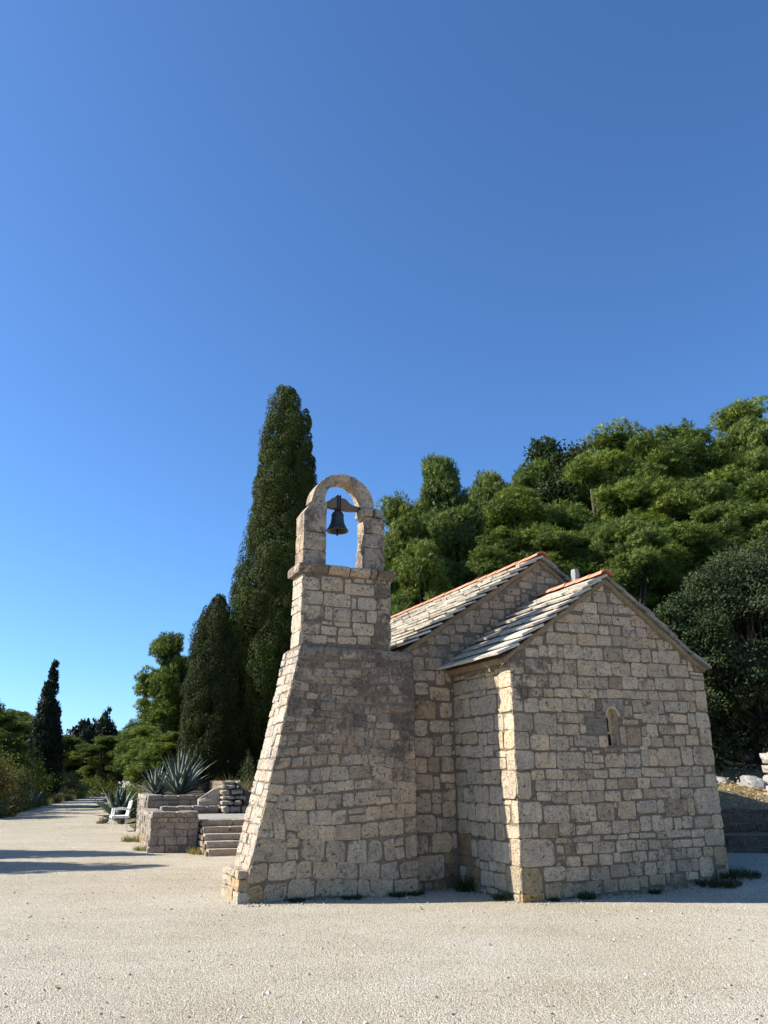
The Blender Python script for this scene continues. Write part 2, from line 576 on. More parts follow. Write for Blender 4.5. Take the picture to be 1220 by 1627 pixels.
# loose stones of the gravel near the camera
def gravel_stones(n):
    V = np.zeros((n, 6, 3), np.float32)
    t = nrng.random(n) ** 1.5
    y = 5.8 + t * 9.5
    x = (nrng.random(n) * 2 - 1) * (y * 0.53 + 0.3)
    r = (0.003 + 0.007 * nrng.random(n) ** 4) * (0.8 + 0.45 * t)
    z = np.array([gz(a, b) for a, b in zip(x, y)]) + r * 0.2
    ang = nrng.random(n) * 6.28
    for k in range(4):
        a = ang + k * math.pi / 2
        q = r * (0.8 + 0.5 * nrng.random(n))
        V[:, k, 0] = x + np.cos(a) * q
        V[:, k, 1] = y + np.sin(a) * q
        V[:, k, 2] = z - 0.3 * r
    V[:, 4, 0] = x + r * (nrng.random(n) - .5) * .6
    V[:, 4, 1] = y + r * (nrng.random(n) - .5) * .6
    V[:, 4, 2] = z + r * (0.5 + 0.4 * nrng.random(n))
    V[:, 5] = V[:, 4]
    tri = np.array([(0, 1, 4), (1, 2, 4), (2, 3, 4), (3, 0, 4)])
    T = V[:, tri].reshape(-1, 3)
    c = 0.40 + 0.20 * nrng.random((n, 1)) * np.ones((1, 3))
    c = c * np.array([[1.0, 0.95, 0.87]])
    dk = nrng.random(n) < 0.06
    c[dk] *= 0.6
    C = np.repeat(np.concatenate([c, np.ones((n, 1))], 1), 12, 0)[:, :3]
    o = tri_mesh('gravel', T, 'slab', None, C)
    tag(o, 'loose pale pebbles strewn over the yard', 'gravel', kind='stuff')
gravel_stones(60000)

# ------------------------------------------------------------------ chapel
TH = R_(24)
BX, BY = 1.867, 11.59
GW, GAX, GEZ, GAZ = 3.74, 1.84, 3.33, 4.62      # chancel gable: width, axis, eave and apex height
NY, NL, NR, NEZ, NAZ = 1.72, -0.87, 4.55, 3.58, 5.36   # nave
NB = 8.35
T_GABLE="1579,4443,1839,4589 1612,4256,1882,4431 1896,4362,1952,4431 1237,4247,1571,4391 1162,4079,1382,4229 1390,4067,1675,4235 1684,4084,1989,4244 870,4031,1135,4114 861,3886,1354,4019 1372,3899,1707,4053 1721,3898,1948,4052 848,3731,1082,3868 1090,3731,1397,3874 1406,3739,1659,3887 1671,3726,1867,3885 1874,3738,2099,3886 645,3710,798,3825 313,3501,593,3640 652,3538,1114,3698 1127,3538,1230,3691 1242,3537,1599,3719 1611,3558,1902,3715 263,3301,494,3440 506,3320,662,3489 674,3315,835,3511 844,3316,959,3497 969,3322,1319,3526 1327,3323,1702,3521 -12,3265,151,3356 -12,3049,221,3254 241,3083,647,3282 654,3103,714,3226 728,3095,940,3305 948,3091,1180,3303 1197,3083,1541,3305 1560,3095,1849,3308 1964,4262,2315,4459 2001,4082,2091,4242 2105,4104,2470,4246 1963,3910,2343,4062 2355,3915,2758,4092 2156,3749,2398,3900 2416,3745,2628,3903 2639,3752,2888,3906 1925,3586,2200,3729 2209,3569,2528,3736 2538,3575,2806,3737 2818,3569,2980,3743 2991,3590,3151,3724 1730,3333,2099,3546 2108,3339,2443,3541 2461,3350,2679,3557 2702,3351,2815,3542 2827,3357,3280,3560 3290,3358,3411,3446 3441,3260,3541,3423 3554,3258,3752,3381 1861,3108,2218,3312 2242,3116,2558,3327 2568,3124,2969,3333 3020,3147,3429,3346 3473,3196,3752,3241 -12,2847,170,3011 180,2864,417,3037 426,2874,647,3049 665,2875,844,3060 862,2887,1164,3065 1186,2886,1494,3065 1503,2897,1755,3064 -12,2691,141,2824 151,2711,249,2837 259,2726,532,2846 547,2735,721,2864 731,2738,1037,2863 1045,2748,1535,2869 1547,2754,1712,2873 -12,2502,165,2677 189,2509,445,2701 454,2524,860,2714 869,2531,1130,2727 1149,2544,1471,2732 1485,2458,1655,2736 -12,2230,327,2476 343,2195,743,2495 760,2364,1229,2512 1244,2459,1465,2532 755,2200,843,2340 855,2201,1145,2345 1157,2223,1271,2352 1284,2221,1655,2448 -12,1980,237,2215 262,1970,580,2185 598,1973,701,2175 711,1968,931,2180 948,2042,1017,2167 951,1970,1100,2021 1041,2033,1478,2189 1490,2029,1655,2194 1108,1975,1240,2016 -12,1700,306,1959 324,1722,687,1950 699,1717,1183,1948 1211,1805,1343,1963 1358,1807,1539,1917 1197,1726,1461,1791 1471,1741,1553,1788 1359,1931,1483,1983 248,1568,467,1694 495,1575,796,1709 808,1572,1058,1696 1074,1579,1335,1704 1345,1593,1605,1712 1771,2904,2024,3077 2035,2915,2348,3099 2362,2913,2682,3083 2693,2926,3123,3110 3135,2939,3296,3116 3306,2947,3495,3117 3516,2956,3752,3103 1722,2752,2013,2885 2022,2762,2413,2892 2422,2759,2530,2888 2547,2761,2742,2900 2753,2769,3134,2899 3156,2780,3521,2919 3529,2622,3752,2932 2203,2555,2818,2750 2849,2581,3314,2762 3333,2604,3497,2767 2204,2470,2357,2525 2363,2399,2717,2548 2727,2406,2913,2544 2922,2421,3274,2558 3301,2356,3455,2569 3467,2362,3752,2595 1971,2365,2284,2450 2327,2204,2413,2348 2427,2200,2642,2384 2671,2234,3002,2383 3016,2248,3283,2399 3321,2245,3458,2341 3522,2095,3752,2356 1896,2072,2002,2331 2014,2060,2296,2336 2317,2064,2490,2187 2505,2048,2732,2188 2750,2055,2945,2219 2971,2058,3188,2223 3220,2094,3469,2236 1578,1956,1831,2016 1841,1964,2012,2024 2026,1972,2250,2037 2263,2002,2410,2048 1572,1750,1941,1942 1952,1747,2250,1952 2269,1760,2410,1990 2422,1764,2579,2012 2591,1763,3040,2036 3079,1783,3308,2048 3324,1790,3752,2069 1628,1603,1928,1721 1938,1611,2235,1729 2250,1614,2702,1735 2712,1614,2909,1744 2926,1623,3242,1756 3254,1619,3490,1758 3475,3134,3752,3184 -12,1313,229,1669 307,1419,664,1558 678,1424,913,1561 922,1419,1203,1560 1211,1421,1523,1567 321,1282,554,1399 567,1265,830,1404 843,1242,1093,1402 1107,1257,1236,1401 1246,1260,1504,1407 -12,1002,394,1270 418,990,863,1230 881,997,1333,1226 1363,1002,1655,1242 -12,812,202,977 212,814,297,987 323,808,635,975 654,824,933,982 956,832,1209,962 1230,831,1576,990 580,721,844,795 863,729,1110,807 1119,736,1361,811 -12,447,550,786 605,589,710,696 725,581,908,711 937,582,1210,716 1229,573,1606,724 604,503,723,556 735,423,978,555 1023,421,1284,555 1311,417,1559,555 -12,118,325,430 356,247,713,422 725,220,1124,409 1158,224,1479,397 365,31,646,222 654,24,836,211 845,27,1025,195 1032,53,1326,210 -12,-2,341,105 1548,1423,1755,1581 1769,1436,2113,1586 2151,1439,2385,1590 2408,1454,2782,1602 2833,1455,3144,1602 3160,1444,3466,1606 3502,1460,3752,1655 1515,1268,1795,1413 1847,1277,1994,1426 2003,1294,2218,1424 2243,1291,2486,1427 2492,1304,2748,1437 2757,1299,2961,1442 2984,1312,3219,1432 3241,1055,3752,1436 1667,1175,1719,1242 1731,1019,2064,1255 2086,1094,2464,1261 2482,1086,2623,1279 2632,1043,3073,1286 3079,1042,3215,1283 1604,826,1912,995 1923,839,2106,990 2122,851,2327,1053 2338,843,2557,1057 2572,848,2741,1023 2788,851,2920,1011 2936,870,3146,1028 3169,858,3533,1030 3546,851,3752,1044 1442,751,1667,812 1681,744,1880,817 1897,746,2068,820 2090,746,2387,827 2407,732,2598,826 2607,740,2846,838 2855,738,3076,840 3089,742,3343,845 3355,617,3752,841 1643,580,1990,736 2010,578,2218,723 2248,594,2474,713 2489,602,2697,709 2707,604,3075,705 3088,600,3331,719 1581,438,1706,561 1717,428,1903,557 1925,432,2191,566 2220,446,2391,569 2410,441,2633,582 2650,443,2944,587 2962,457,3248,588 3286,455,3479,588 3495,327,3752,586 1497,239,1818,405 1843,247,2068,418 2120,262,2342,420 2355,268,2706,428 2743,264,3017,430 3033,273,3161,441 3170,172,3451,448 1369,50,1618,217 1631,69,1992,227 2006,98,2155,233 2189,107,2483,250 2510,119,2583,256 2595,104,2826,249 2895,148,3128,252 3138,85,3363,166 3516,109,3746,264 2900,-42,3113,94 1946,2479,2173,2648 3511,-42,3719,72 2174,-42,2355,80 2446,-48,2652,66 2725,-30,2847,83 3307,-42,3472,66 1243,-49,1363,27 2047,-28,2140,62 1681,-37,1797,42 3564,1683,3669,1769 1052,-49,1164,32 1424,-42,1487,36 1820,-28,1894,38 488,-36,535,6 2067,2672,2110,2722 589,437,648,479 1608,-29,1666,20 3188,-41,3232,3 1784,2685,1833,2737 1526,-37,1585,10 1928,-31,1972,19 3193,23,3238,69 1687,2690,1738,2737 813,-38,862,8 255,1290,301,1333 932,-35,988,10"
T_SIDE="1380,3124,1813,3291 720,3088,1360,3290 345,3072,701,3273 1262,2881,1826,3076 947,2892,1242,3064 710,2895,935,3072 465,2877,703,3057 354,2869,455,3049 1609,2783,1836,2855 1347,2793,1590,2864 1123,2801,1335,2869 731,2790,1105,2880 389,2796,699,2857 1474,2508,1793,2771 1218,2513,1459,2781 978,2521,1200,2780 435,2518,960,2777 1653,2295,1819,2481 1078,2269,1636,2482 880,2265,1061,2488 545,2260,867,2486 264,2255,515,2484 1530,2102,1751,2257 1391,2099,1514,2249 1030,2090,1381,2253 747,2070,999,2237 420,2066,725,2238 281,1995,394,2234 1609,1932,1796,2083 1223,1907,1593,2074 869,1890,1211,2058 593,1888,845,2051 431,1970,581,2054 230,1883,496,1959 1391,1710,1740,1898 982,1685,1376,1874 711,1705,957,1875 242,1709,687,1871 -12,3065,323,3231 -12,2859,340,3056 -12,2496,377,2846 -12,2257,243,2478 -12,1982,267,2243 -12,1699,224,1966 1406,1485,1754,1678 1059,1491,1390,1676 912,1497,1043,1667 684,1501,900,1673 426,1500,675,1687 -12,1309,393,1684 1534,1247,1717,1477 1320,1237,1520,1440 1153,1234,1307,1473 954,1231,1144,1479 762,1237,940,1469 406,1237,733,1464 171,1228,388,1287 1422,991,1733,1225 1181,981,1401,1218 783,975,1158,1220 485,969,764,1215 199,983,471,1217 -12,1001,150,1292 1333,786,1714,972 1098,761,1304,963 904,774,1084,952 660,745,891,963 369,749,604,963 -12,802,341,957 1329,478,1724,779 1164,479,1311,709 738,462,1141,722 246,455,727,737 -12,446,220,789 1299,341,1680,467 1128,183,1498,329 857,314,1092,425 630,322,829,443 386,325,618,446 715,113,1076,302 401,114,703,310 -12,105,373,430 1112,7,1416,175 630,23,913,101 1447,30,1684,160 1514,179,1695,317 310,-46,504,69 63,-11,216,90 941,-25,1027,60 1111,349,1212,445 526,-5,586,55 814,-39,867,9 1232,353,1280,410 732,-48,791,3 240,-26,283,25 1549,-35,1592,8 1043,13,1088,66"
T_NAVE="-790,3499,-477,3635 -458,3489,-137,3674 -774,3259,-567,3480 -538,3278,-221,3477 -758,3102,-361,3247 -343,3032,-179,3267 -159,3097,-81,3283 -742,2868,-489,3049 -463,2788,-100,2998 -751,2487,-374,2776 -280,2516,-69,2754 -760,2240,-530,2463 -464,2279,-116,2475 -746,1911,-425,2202 -408,2090,-270,2214 -254,2090,-65,2258 -389,1922,-90,2073 -741,1671,-541,1887 -514,1671,-311,1897 -264,1688,-58,1907 -744,1410,-437,1646 -419,1416,-318,1616 -307,1515,-47,1647 -209,1433,-51,1507 -722,1079,-476,1364 -460,1218,-287,1385 -268,1254,-170,1392 -163,1253,-36,1414 -455,1060,-301,1196 -273,1011,-43,1238 -727,789,-388,1048 -379,798,-303,992 -289,802,-42,996 -722,493,-546,762 -471,499,-124,782 -114,554,-37,769 -521,510,-483,597 -710,136,-269,480 -257,345,-67,487 -235,150,-92,323 1434,4955,1757,5147 1885,5098,2071,5205 2090,5085,2299,5210 1956,4970,2247,5076 1383,4838,1664,4942 1773,4964,1937,5087 1139,4684,1395,4804 824,4553,1036,4671 1053,4544,1268,4669 571,4396,722,4512 740,4401,1047,4534 1066,4441,1280,4532 545,4250,790,4376 808,4221,1037,4387 249,4244,527,4342 208,4097,436,4233 446,4114,727,4238 8,4077,196,4189 57,3940,312,4068 330,3960,589,4085 -212,3901,38,4041 -354,3849,-231,3937 -339,3709,-75,3843 -56,3758,196,3889 -507,3694,-357,3818 1707,5166,1872,5291 3283,3923,3547,4066 4226,3109,4469,3236 2731,4137,3013,4292 3564,3636,3845,3777 2252,4546,2482,4701 2549,4412,2817,4544 3012,3920,3225,4074 3832,3379,4103,3533 4128,3388,4347,3520 -446,-45,-230,112 1766,4765,2030,4935 3975,3232,4182,3363 3250,3746,3463,3879 1419,4569,1576,4713 2124,4725,2285,4873 226,3750,426,3877 3936,3566,4094,3692 -813,-47,-646,91 -52,3608,104,3725 3100,4097,3260,4217 2495,4270,2683,4382 2034,4596,2158,4706 -170,3332,-35,3451 764,4095,923,4207 3694,3478,3801,3579 1644,4704,1733,4784 3568,3826,3682,3927 -606,-6,-488,93 -853,693,-750,782 4319,3267,4430,3365 -145,15,-43,113 -852,1147,-759,1237 1086,4319,1175,4414 -852,1037,-750,1130 -123,3474,-5,3556 -844,235,-731,331 -857,939,-758,1019 2335,4394,2436,4494 -849,394,-754,479 3557,3530,3666,3622 2882,4313,2996,4409 122,3586,213,3686 459,3846,519,3907 -838,1841,-766,1921 3742,3394,3811,3464 3083,4237,3150,4311 679,3995,755,4062 1316,4502,1378,4567 -856,2954,-785,3027 -812,603,-745,667 4411,2919,4483,2991 -835,1568,-769,1632 1314,4594,1386,4669 4218,3273,4295,3352 -855,3070,-776,3145 1441,4746,1520,4813 -849,505,-788,577 2498,4575,2567,4640 4142,3127,4208,3194 -847,1945,-765,2007 -839,1353,-766,1414 2630,4173,2711,4243 -94,2312,-32,2375 -858,2622,-804,2675 1561,4739,1607,4785 -66,2934,-22,2980 -849,2252,-798,2308 -828,2886,-774,2935 -842,1748,-799,1799 3897,3723,3949,3778 -860,2447,-807,2502 -855,3242,-798,3294 4128,3598,4173,3648 257,3650,306,3696 -857,2114,-803,2164 -76,2396,-32,2439 -825,2022,-773,2079 3484,3692,3535,3740 1892,4701,1952,4744 560,3855,606,3902 -75,1950,-28,2000 3869,3588,3922,3639 3762,3799,3817,3856 1342,4427,1392,4479 -858,1477,-799,1524 3397,3639,3448,3695 2432,4729,2477,4772 4380,3034,4426,3081 1199,4365,1249,4409 3304,4127,3361,4177 2324,4776,2383,4830 -860,3334,-809,3387 -836,156,-786,202 2180,4503,2236,4559 2916,3979,2975,4023 1976,4656,2020,4701"
T_BLOCK="-2760,4382,-2454,4587 -2438,4397,-2070,4623 -2039,4554,-1935,4612 -1879,4578,-1701,4643 -1660,4588,-1561,4650 -1495,4593,-1321,4655 -2033,4372,-1528,4542 -1520,4371,-1246,4584 -2752,4160,-2401,4370 -2390,4151,-1938,4360 -1913,4130,-1842,4311 -1810,4145,-1494,4331 -1486,4161,-1247,4360 -2744,3917,-2387,4138 -2371,3933,-2240,4131 -2229,3921,-1935,4128 -1903,3936,-1687,4100 -1647,3939,-1477,4133 -1466,3947,-1239,4152 -2735,3692,-2442,3896 -2418,3694,-2165,3826 -2133,3694,-1907,3819 -2406,3858,-2245,3905 -2198,3838,-1948,3910 -1887,3725,-1525,3913 -1517,3728,-1232,3930 -2729,3549,-2315,3680 -2307,3582,-2177,3654 -2138,3570,-1827,3686 -1803,3581,-1588,3713 -1577,3608,-1232,3716"


chapel = empty('stone_chapel', (BX, BY, 0), TH, label='small stone chapel with slab roofs and a lower gabled chancel', cat='chapel')

def prism_wall(name, front, back_y, front_y, holes=None):
    """wall solid from a polygon in (X, z), with an optional opening in its front"""
    bm = bmesh.new()
    def loop(pts, y):
        vs = [bm.verts.new((x, y, z)) for x, z in pts]
        return vs, [bm.edges.new((vs[i], vs[(i + 1) % len(vs)])) for i in range(len(vs))]
    vf, ef = loop(front, front_y)
    es = list(ef)
    if holes: es += loop(holes, front_y)[1]
    bmesh.ops.triangle_fill(bm, use_beauty=True, edges=es)
    vb, eb = loop(front, back_y)
    for i in range(len(front)):
        j = (i + 1) % len(front)
        bm.faces.new((vf[i], vb[i], vb[j], vf[j]))
    bmesh.ops.triangle_fill(bm, use_beauty=True, edges=eb)
    for f in bm.faces:
        if abs(f.normal.y) > 0.9:
            want = -1 if abs(f.calc_center_median().y - front_y) < 1e-4 else 1
            if f.normal.y * want < 0: f.normal_flip()
    me = bpy.data.meshes.new(name)
    bm.to_mesh(me)
    bm.free()
    me.materials.append(M['mortar'])
    return link(bpy.data.objects.new(name, me), chapel)

# small arched window niche in the chancel gable
NX0, NX1, NZ0, NZ1 = 1.672, 1.872, 2.045, 2.48
def arch_pts(x0, x1, z0, z1, n=8):
    c, r = (x0 + x1) / 2, (x1 - x0) / 2
    return [(x0, z0), (x1, z0)] + [(c + r * math.cos(math.pi * k / n), z1 + r * 1.15 * math.sin(math.pi * k / n)) for k in range(n + 1)]
niche = arch_pts(NX0, NX1, NZ0, NZ1)
gable = prism_wall('chancel_wall', [(0, -0.2), (GW, -0.2), (GW, GEZ), (GAX, GAZ), (0, GEZ)], NY, 0.0, niche)
win = mesh('window_niche', [(x, 0.0, z) for x, z in niche] + [(x, 0.125, z) for x, z in niche],
           [(i, i + len(niche), (i + 1) % len(niche) + len(niche), (i + 1) % len(niche)) for i in range(len(niche))], 'plaster', chapel)
win['label'] = 'narrow arched window recess with two dark slits'
mesh('niche_back', [(x, 0.115, z) for x, z in niche], [tuple(range(len(niche)))], 'plaster', win)
for (x0, x1, z0, z1) in ((1.735, 1.79, 2.26, 2.44), (1.745, 1.815, 2.06, 2.19)):
    q = arch_pts(x0, x1, z0, z1, 6)
    mesh('slit_dark_sheet', [(x, 0.111, z) for x, z in q], [tuple(range(len(q)))], 'dark', win)  # flat near-black sheet painting the darkness inside the slit
mb = MB()
n_ = 9
for k in range(n_):
    t0, t1 = math.pi * k / n_, math.pi * (k + 1) / n_
    c, r0, r1 = (NX0 + NX1) / 2, 0.104, 0.135
    P = [(c + r * math.cos(t), NZ1 + r * 1.15 * math.sin(t)) for r, t in ((r0, t0), (r1, t0), (r1, t1), (r0, t1))]
    mb.add([(x, -0.03, z) for x, z in P] + [(x, 0.02, z) for x, z in P], [(0, 1, 2, 3), (1, 0, 4, 5), (2, 1, 5, 6), (3, 2, 6, 7), (0, 3, 7, 4)], (1, 1, 1))
mb.build('arch_rim', 'plaster', win)

def gable_dirt(a, b):
    return 0.10 + (0.10 if b < 0.16 else 0) + 0.22 * rng.random() ** 2 + (0.25 if b > 2.5 and a < 0.6 else 0)
def gable_col(a, b):
    if a < 0.25 and b < 0.55: return rcol(OCHRE if b < 0.2 else (0.46, 0.36, 0.22), 0.06)
    if 1.35 < a < 1.62 and 2.3 < b < 2.75: return rcol((0.27, 0.225, 0.18), 0.08)
    if b < 0.2: return rcol((0.44, 0.34, 0.23), 0.12)
    return stone_col()
Pg = Plane((0, 0, 0), (1, 0, 0), (0, 0, 1), (0, -1, 0))
lay(Pg, [rect(r) for r in table(T_GABLE)], gable, 190, (0.006, 0.020), gable_col, gable_dirt, bevel=0.014)
# the lintel stone with the arch cut into it
q = [(1.595, 2.56), (1.66, 2.42), (1.885, 2.42), (1.99, 2.52), (1.97, 2.74), (1.62, 2.74)]
arch_cut = [(c_[0], c_[1]) for c_ in arch_pts(NX0 - .03, NX1 + .03, 2.42, NZ1)[2:]]
prof = [(1.60, 2.43), (1.60, 2.74), (1.99, 2.74), (1.99, 2.43)] + arch_cut
ln_ = len(prof)
mesh('lintel_stone', [(x, -0.026, z) for x, z in prof] + [(x, 0.01, z) for x, z in prof],
     [tuple(range(ln_))] + [(i, (i + 1) % ln_, (i + 1) % ln_ + ln_, i + ln_) for i in range(ln_)], 'stone', gable, (0.44, 0.36, 0.27), 0.36)

def side_col(a, b):
    if a > 1.25 and b < 0.75 and rng.random() < .5: return rcol((0.36, 0.235, 0.13), 0.1)
    if a < 0.35 and b < 0.55: return rcol((0.46, 0.39, 0.27), 0.06)
    return rcol((0.585, 0.475, 0.345), 0.14)
Ps = Plane((0, 0, 0), (0, 1, 0), (0, 0, 1), (-1, 0, 0))
lay(Ps, [rect(r) for r in table(T_SIDE)], gable, 62, (0.006, 0.020), side_col, lambda a, b: 0.05 + 0.15 * rng.random() ** 2, bevel=0.012)

nave = prism_wall('nave_wall', [(NL, -0.2), (NR, -0.2), (NR, NEZ), (GAX, NAZ), (NL, NEZ)], NB, NY)
Pn = Plane((0, NY, 0), (1, 0, 0), (0, 0, 1), (0, -1, 0))
def nave_col(a, b):
    if a > -0.4 and b < 0.6: return rcol((0.37, 0.26, 0.15), 0.1)
    return stone_col() if b < 3.3 else rcol((0.46, 0.36, 0.255), 0.15)
lay(Pn, [rect(r) for r in table(T_NAVE)], nave, 60, (0.006, 0.020), nave_col, lambda a, b: 0.18 + 0.3 * rng.random() ** 2)
# far long walls of the chapel
for X, nrm in ((NL, -1), (NR, 1)):
    lay(Plane((X, NY, 0), (0, 1, 0), (0, 0, 1), (nrm, 0, 0)), rubble(lambda b: 0.0, lambda b: NB - NY, 0.0, NEZ - 0.1, lambda b: 0.2, lambda b: 0.32), nave, 0, (0.012, 0.03), rest='side_stones')
lay(Plane((GW, 0, 0), (0, 1, 0), (0, 0, 1), (1, 0, 0)), rubble(lambda b: 0.0, lambda b: NY, 0.0, GEZ - 0.1, lambda b: 0.2, lambda b: 0.3), gable, 0, (0.012, 0.03), rest='side_stones')

# roofs
def slab_geo(w, l, t, r):
    """irregular split-stone slab: x across, y down the slope (0 top .. l), z up"""
    j = lambda k: r.uniform(-k, k)
    top = [(-w / 2 + j(.01), j(.01)), (w / 2 + j(.01), j(.01)), (w / 2 + j(.02), l * .6), (w / 2 - abs(j(.03)), l + j(.016)), (j(.04), l + j(.02)), (-w / 2 + abs(j(.03)), l + j(.016)), (-w / 2 + j(.02), l * .6)]
    n = len(top)
    V = [(x, y, 0.0) for x, y in top] + [(x, y, t * (1 + j(.18))) for x, y in top]
    F = [tuple(range(n, 2 * n)), tuple(range(n - 1, -1, -1))] + [(i, (i + 1) % n, (i + 1) % n + n, i + n) for i in range(n)]
    F = [tuple(reversed(f)) for f in F]
    return V, F

def roof(name, y0, y1, ridge_z, eave_x, eave_z, sgn, budget, parent, course, wid, seed, thick=0.05, tone=1.0, lift=0.2):
    """one slope from the ridge at x=GAX down to eave_x"""
    r = random.Random(seed)
    run, rise = abs(eave_x - GAX), ridge_z - eave_z
    L = math.hypot(run, rise)
    dn = Vector((sgn * run / L, 0, -rise / L))
    nm = Vector((sgn * rise / L, 0, run / L))
    core = MB()
    P = [Vector((GAX, y, ridge_z)) for y in (y0 + .1, y1)] + [Vector((GAX, y, ridge_z)) + dn * (L - 0.1) for y in (y1, y0 + .1)]
    V = [tuple(p) for p in P] + [tuple(p - nm * 0.09) for p in P]
    core.add(V, [(0, 1, 2, 3), (7, 6, 5, 4), (0, 4, 5, 1), (1, 5, 6, 2), (2, 6, 7, 3), (3, 7, 4, 0)])
    ro = core.build(name, 'verge', parent)
    rest = MB()
    rows = int(L / course)
    cs = L / rows
    made = 0
    for k in range(rows - 1, -1, -1):
        s_top = k * cs - cs * 0.55
        y = y0 - r.uniform(0.0, 0.05)
        while y < y1:
            w = min(r.uniform(*wid), y1 - y + 0.05)
            if w < 0.08: break
            l = cs * 1.55
            t = thick * r.uniform(0.8, 1.2)
            V, F = slab_geo(w - 0.012, l, t, r)
            tilt = lift + r.uniform(-.02, .02)
            skew = r.uniform(-.05, .05)
            st = max(s_top, -0.02)
            out = []
            for x, yy, z in V:
                yv = y + w / 2 + x + skew * yy
                down = st + yy + r.uniform(-.004, .004)
                up = z + 0.004 + tilt * yy + r.uniform(-.004, .004)
                out.append(tuple(Vector((GAX, yv, ridge_z)) + dn * down + nm * up))
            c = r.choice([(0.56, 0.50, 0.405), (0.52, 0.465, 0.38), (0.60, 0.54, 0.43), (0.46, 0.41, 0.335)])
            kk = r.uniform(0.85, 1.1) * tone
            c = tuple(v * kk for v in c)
            Fq = F if sgn < 0 else [tuple(reversed(f)) for f in F]
            if made < budget:
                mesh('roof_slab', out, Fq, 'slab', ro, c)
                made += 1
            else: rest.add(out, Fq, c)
            y += w
    if rest.V:
        o = rest.build('roof_slabs', 'slab', ro)
        o['kind'] = 'stuff'
    return ro

def ridge_tiles(y0, y1, z, parent, ln, seed):
    r = random.Random(seed)
    y = y0
    while y < y1:
        V, F = [], []
        n = 7
        for e, (yy, rad, dz) in enumerate(((y - 0.02, 0.122, 0.008), (y + ln, 0.116, 0.0))):
            for inner in (0, 1):
                for k in range(n):
                    t = math.pi * (0.04 + 0.92 * k / (n - 1))
                    rr = rad - 0.016 * inner
                    V.append((GAX + rr * math.cos(t) * 1.1, yy, z + dz + rr * math.sin(t) * 0.82 - 0.03))
        idx = lambda e, i, k: e * 2 * n + i * n + k
        for k in range(n - 1):
            F.append((idx(0, 0, k), idx(0, 0, k + 1), idx(1, 0, k + 1), idx(1, 0, k)))
            F.append((idx(0, 1, k + 1), idx(0, 1, k), idx(1, 1, k), idx(1, 1, k + 1)))
            F.append((idx(0, 0, k + 1), idx(0, 0, k), idx(0, 1, k), idx(0, 1, k + 1)))
        jx = r.uniform(-.008, .008)
        V = [(x + jx, yy, zz) for x, yy, zz in V]
        k = r.uniform(0.85, 1.12)
        mesh('ridge_tile', V, F, 'terracotta', parent, (0.60 * k, 0.25 * k, 0.14 * k))
        y += ln

SL = (GAZ - GEZ) / GAX
cz = lambda x: GAZ - SL * abs(x - GAX)
CE0, CE1 = -0.24, GW + 0.09
rf = roof('chancel_roof', -0.09, NY - 0.01, GAZ + 0.04, CE0, cz(CE0) + 0.04, -1, 80, chapel, 0.255, (0.38, 0.8), 5, 0.036)
roof('chancel_roof', -0.07, NY - 0.01, GAZ + 0.04, CE1, cz(CE1) + 0.04, 1, 50, chapel, 0.25, (0.24, 0.46), 6, 0.04, 0.5, 0.09)  # right slope: slabs coloured darker to offset sky light on shaded edges
ridge_tiles(-0.12, NY - 0.1, GAZ + 0.085, rf, 0.33, 3)
SN = (NAZ - NEZ) / (GAX - NL)
nz = lambda x: NAZ - SN * abs(x - GAX)
NE0, NE1 = NL - 0.16, NR + 0.12
rf2 = roof('nave_roof', NY - 0.10, NB, NAZ + 0.04, NE0, nz(NE0) + 0.04, -1, 215, chapel, 0.25, (0.36, 0.8), 7, 0.034)
roof('nave_roof', NY - 0.08, NB, NAZ + 0.04, NE1, nz(NE1) + 0.04, 1, 12, chapel, 0.24, (0.3, 0.6), 8, 0.045, 0.5, 0.12)  # shaded nave slope, its slab colour darkened likewise
ridge_tiles(NY - 0.13, NB, NAZ + 0.085, rf2, 0.36, 4)

# mortar bands under the verges and eaves
def verge(name, x0, z0, x1, z1, y0, y1, parent, th=0.11, seed=0):
    r = random.Random(seed)
    n = 14
    d = Vector((x1 - x0, 0, z1 - z0))
    nm = Vector((-d.z, 0, d.x)).normalized()
    if nm.z > 0: nm = -nm
    V, F = [], []
    for i in range(n + 1):
        p = Vector((x0, 0, z0)) + d * (i / n)
        t = th * r.uniform(0.7, 1.25)
        yf = y0 + r.uniform(-.012, .012)
        V += [(p.x, yf, p.z), (p.x + nm.x * t * .7, yf + 0.005, p.z + nm.z * t * .7), (p.x + nm.x * t, y1, p.z + nm.z * t), (p.x, y1, p.z)]
    for i in range(n):
        for k in range(4):
            a, b = i * 4 + k, i * 4 + (k + 1) % 4
            F.append((a, b, b + 4, a + 4))
    F += [(3, 2, 1, 0), tuple(n * 4 + k for k in range(4))]
    o = mesh(name, V, F, 'verge', parent, smooth=False)
    bm = bmesh.new(); bm.from_mesh(o.data); bmesh.ops.recalc_face_normals(bm, faces=bm.faces[:]); bm.to_mesh(o.data); bm.free()
    return o
for x1, s in ((CE0 + .06, 1), (CE1 - .06, 2)):
    verge('verge_mortar', GAX, GAZ + 0.03, x1, cz(x1) + 0.03, -0.055, 0.05, chapel, 0.10, s)
for x1, s in ((NE0 + .06, 3), (NE1 - .06, 4)):
    verge('verge_mortar', GAX, NAZ + 0.03, x1, nz(x1) + 0.03, NY - 0.05, NY + 0.05, chapel, 0.10, s)
mb = MB()
r = random.Random(9)
for i in range(12):
    y0, y1 = i * (NY - .03) / 12, (i + 1) * (NY - .03) / 12
    mb.box((-0.06 - r.uniform(0, .03), y0 + .002, 3.16 + r.uniform(-.05, .03)), (-0.001, y1, 3.30))
mb.build('eave_mortar', 'verge', chapel)

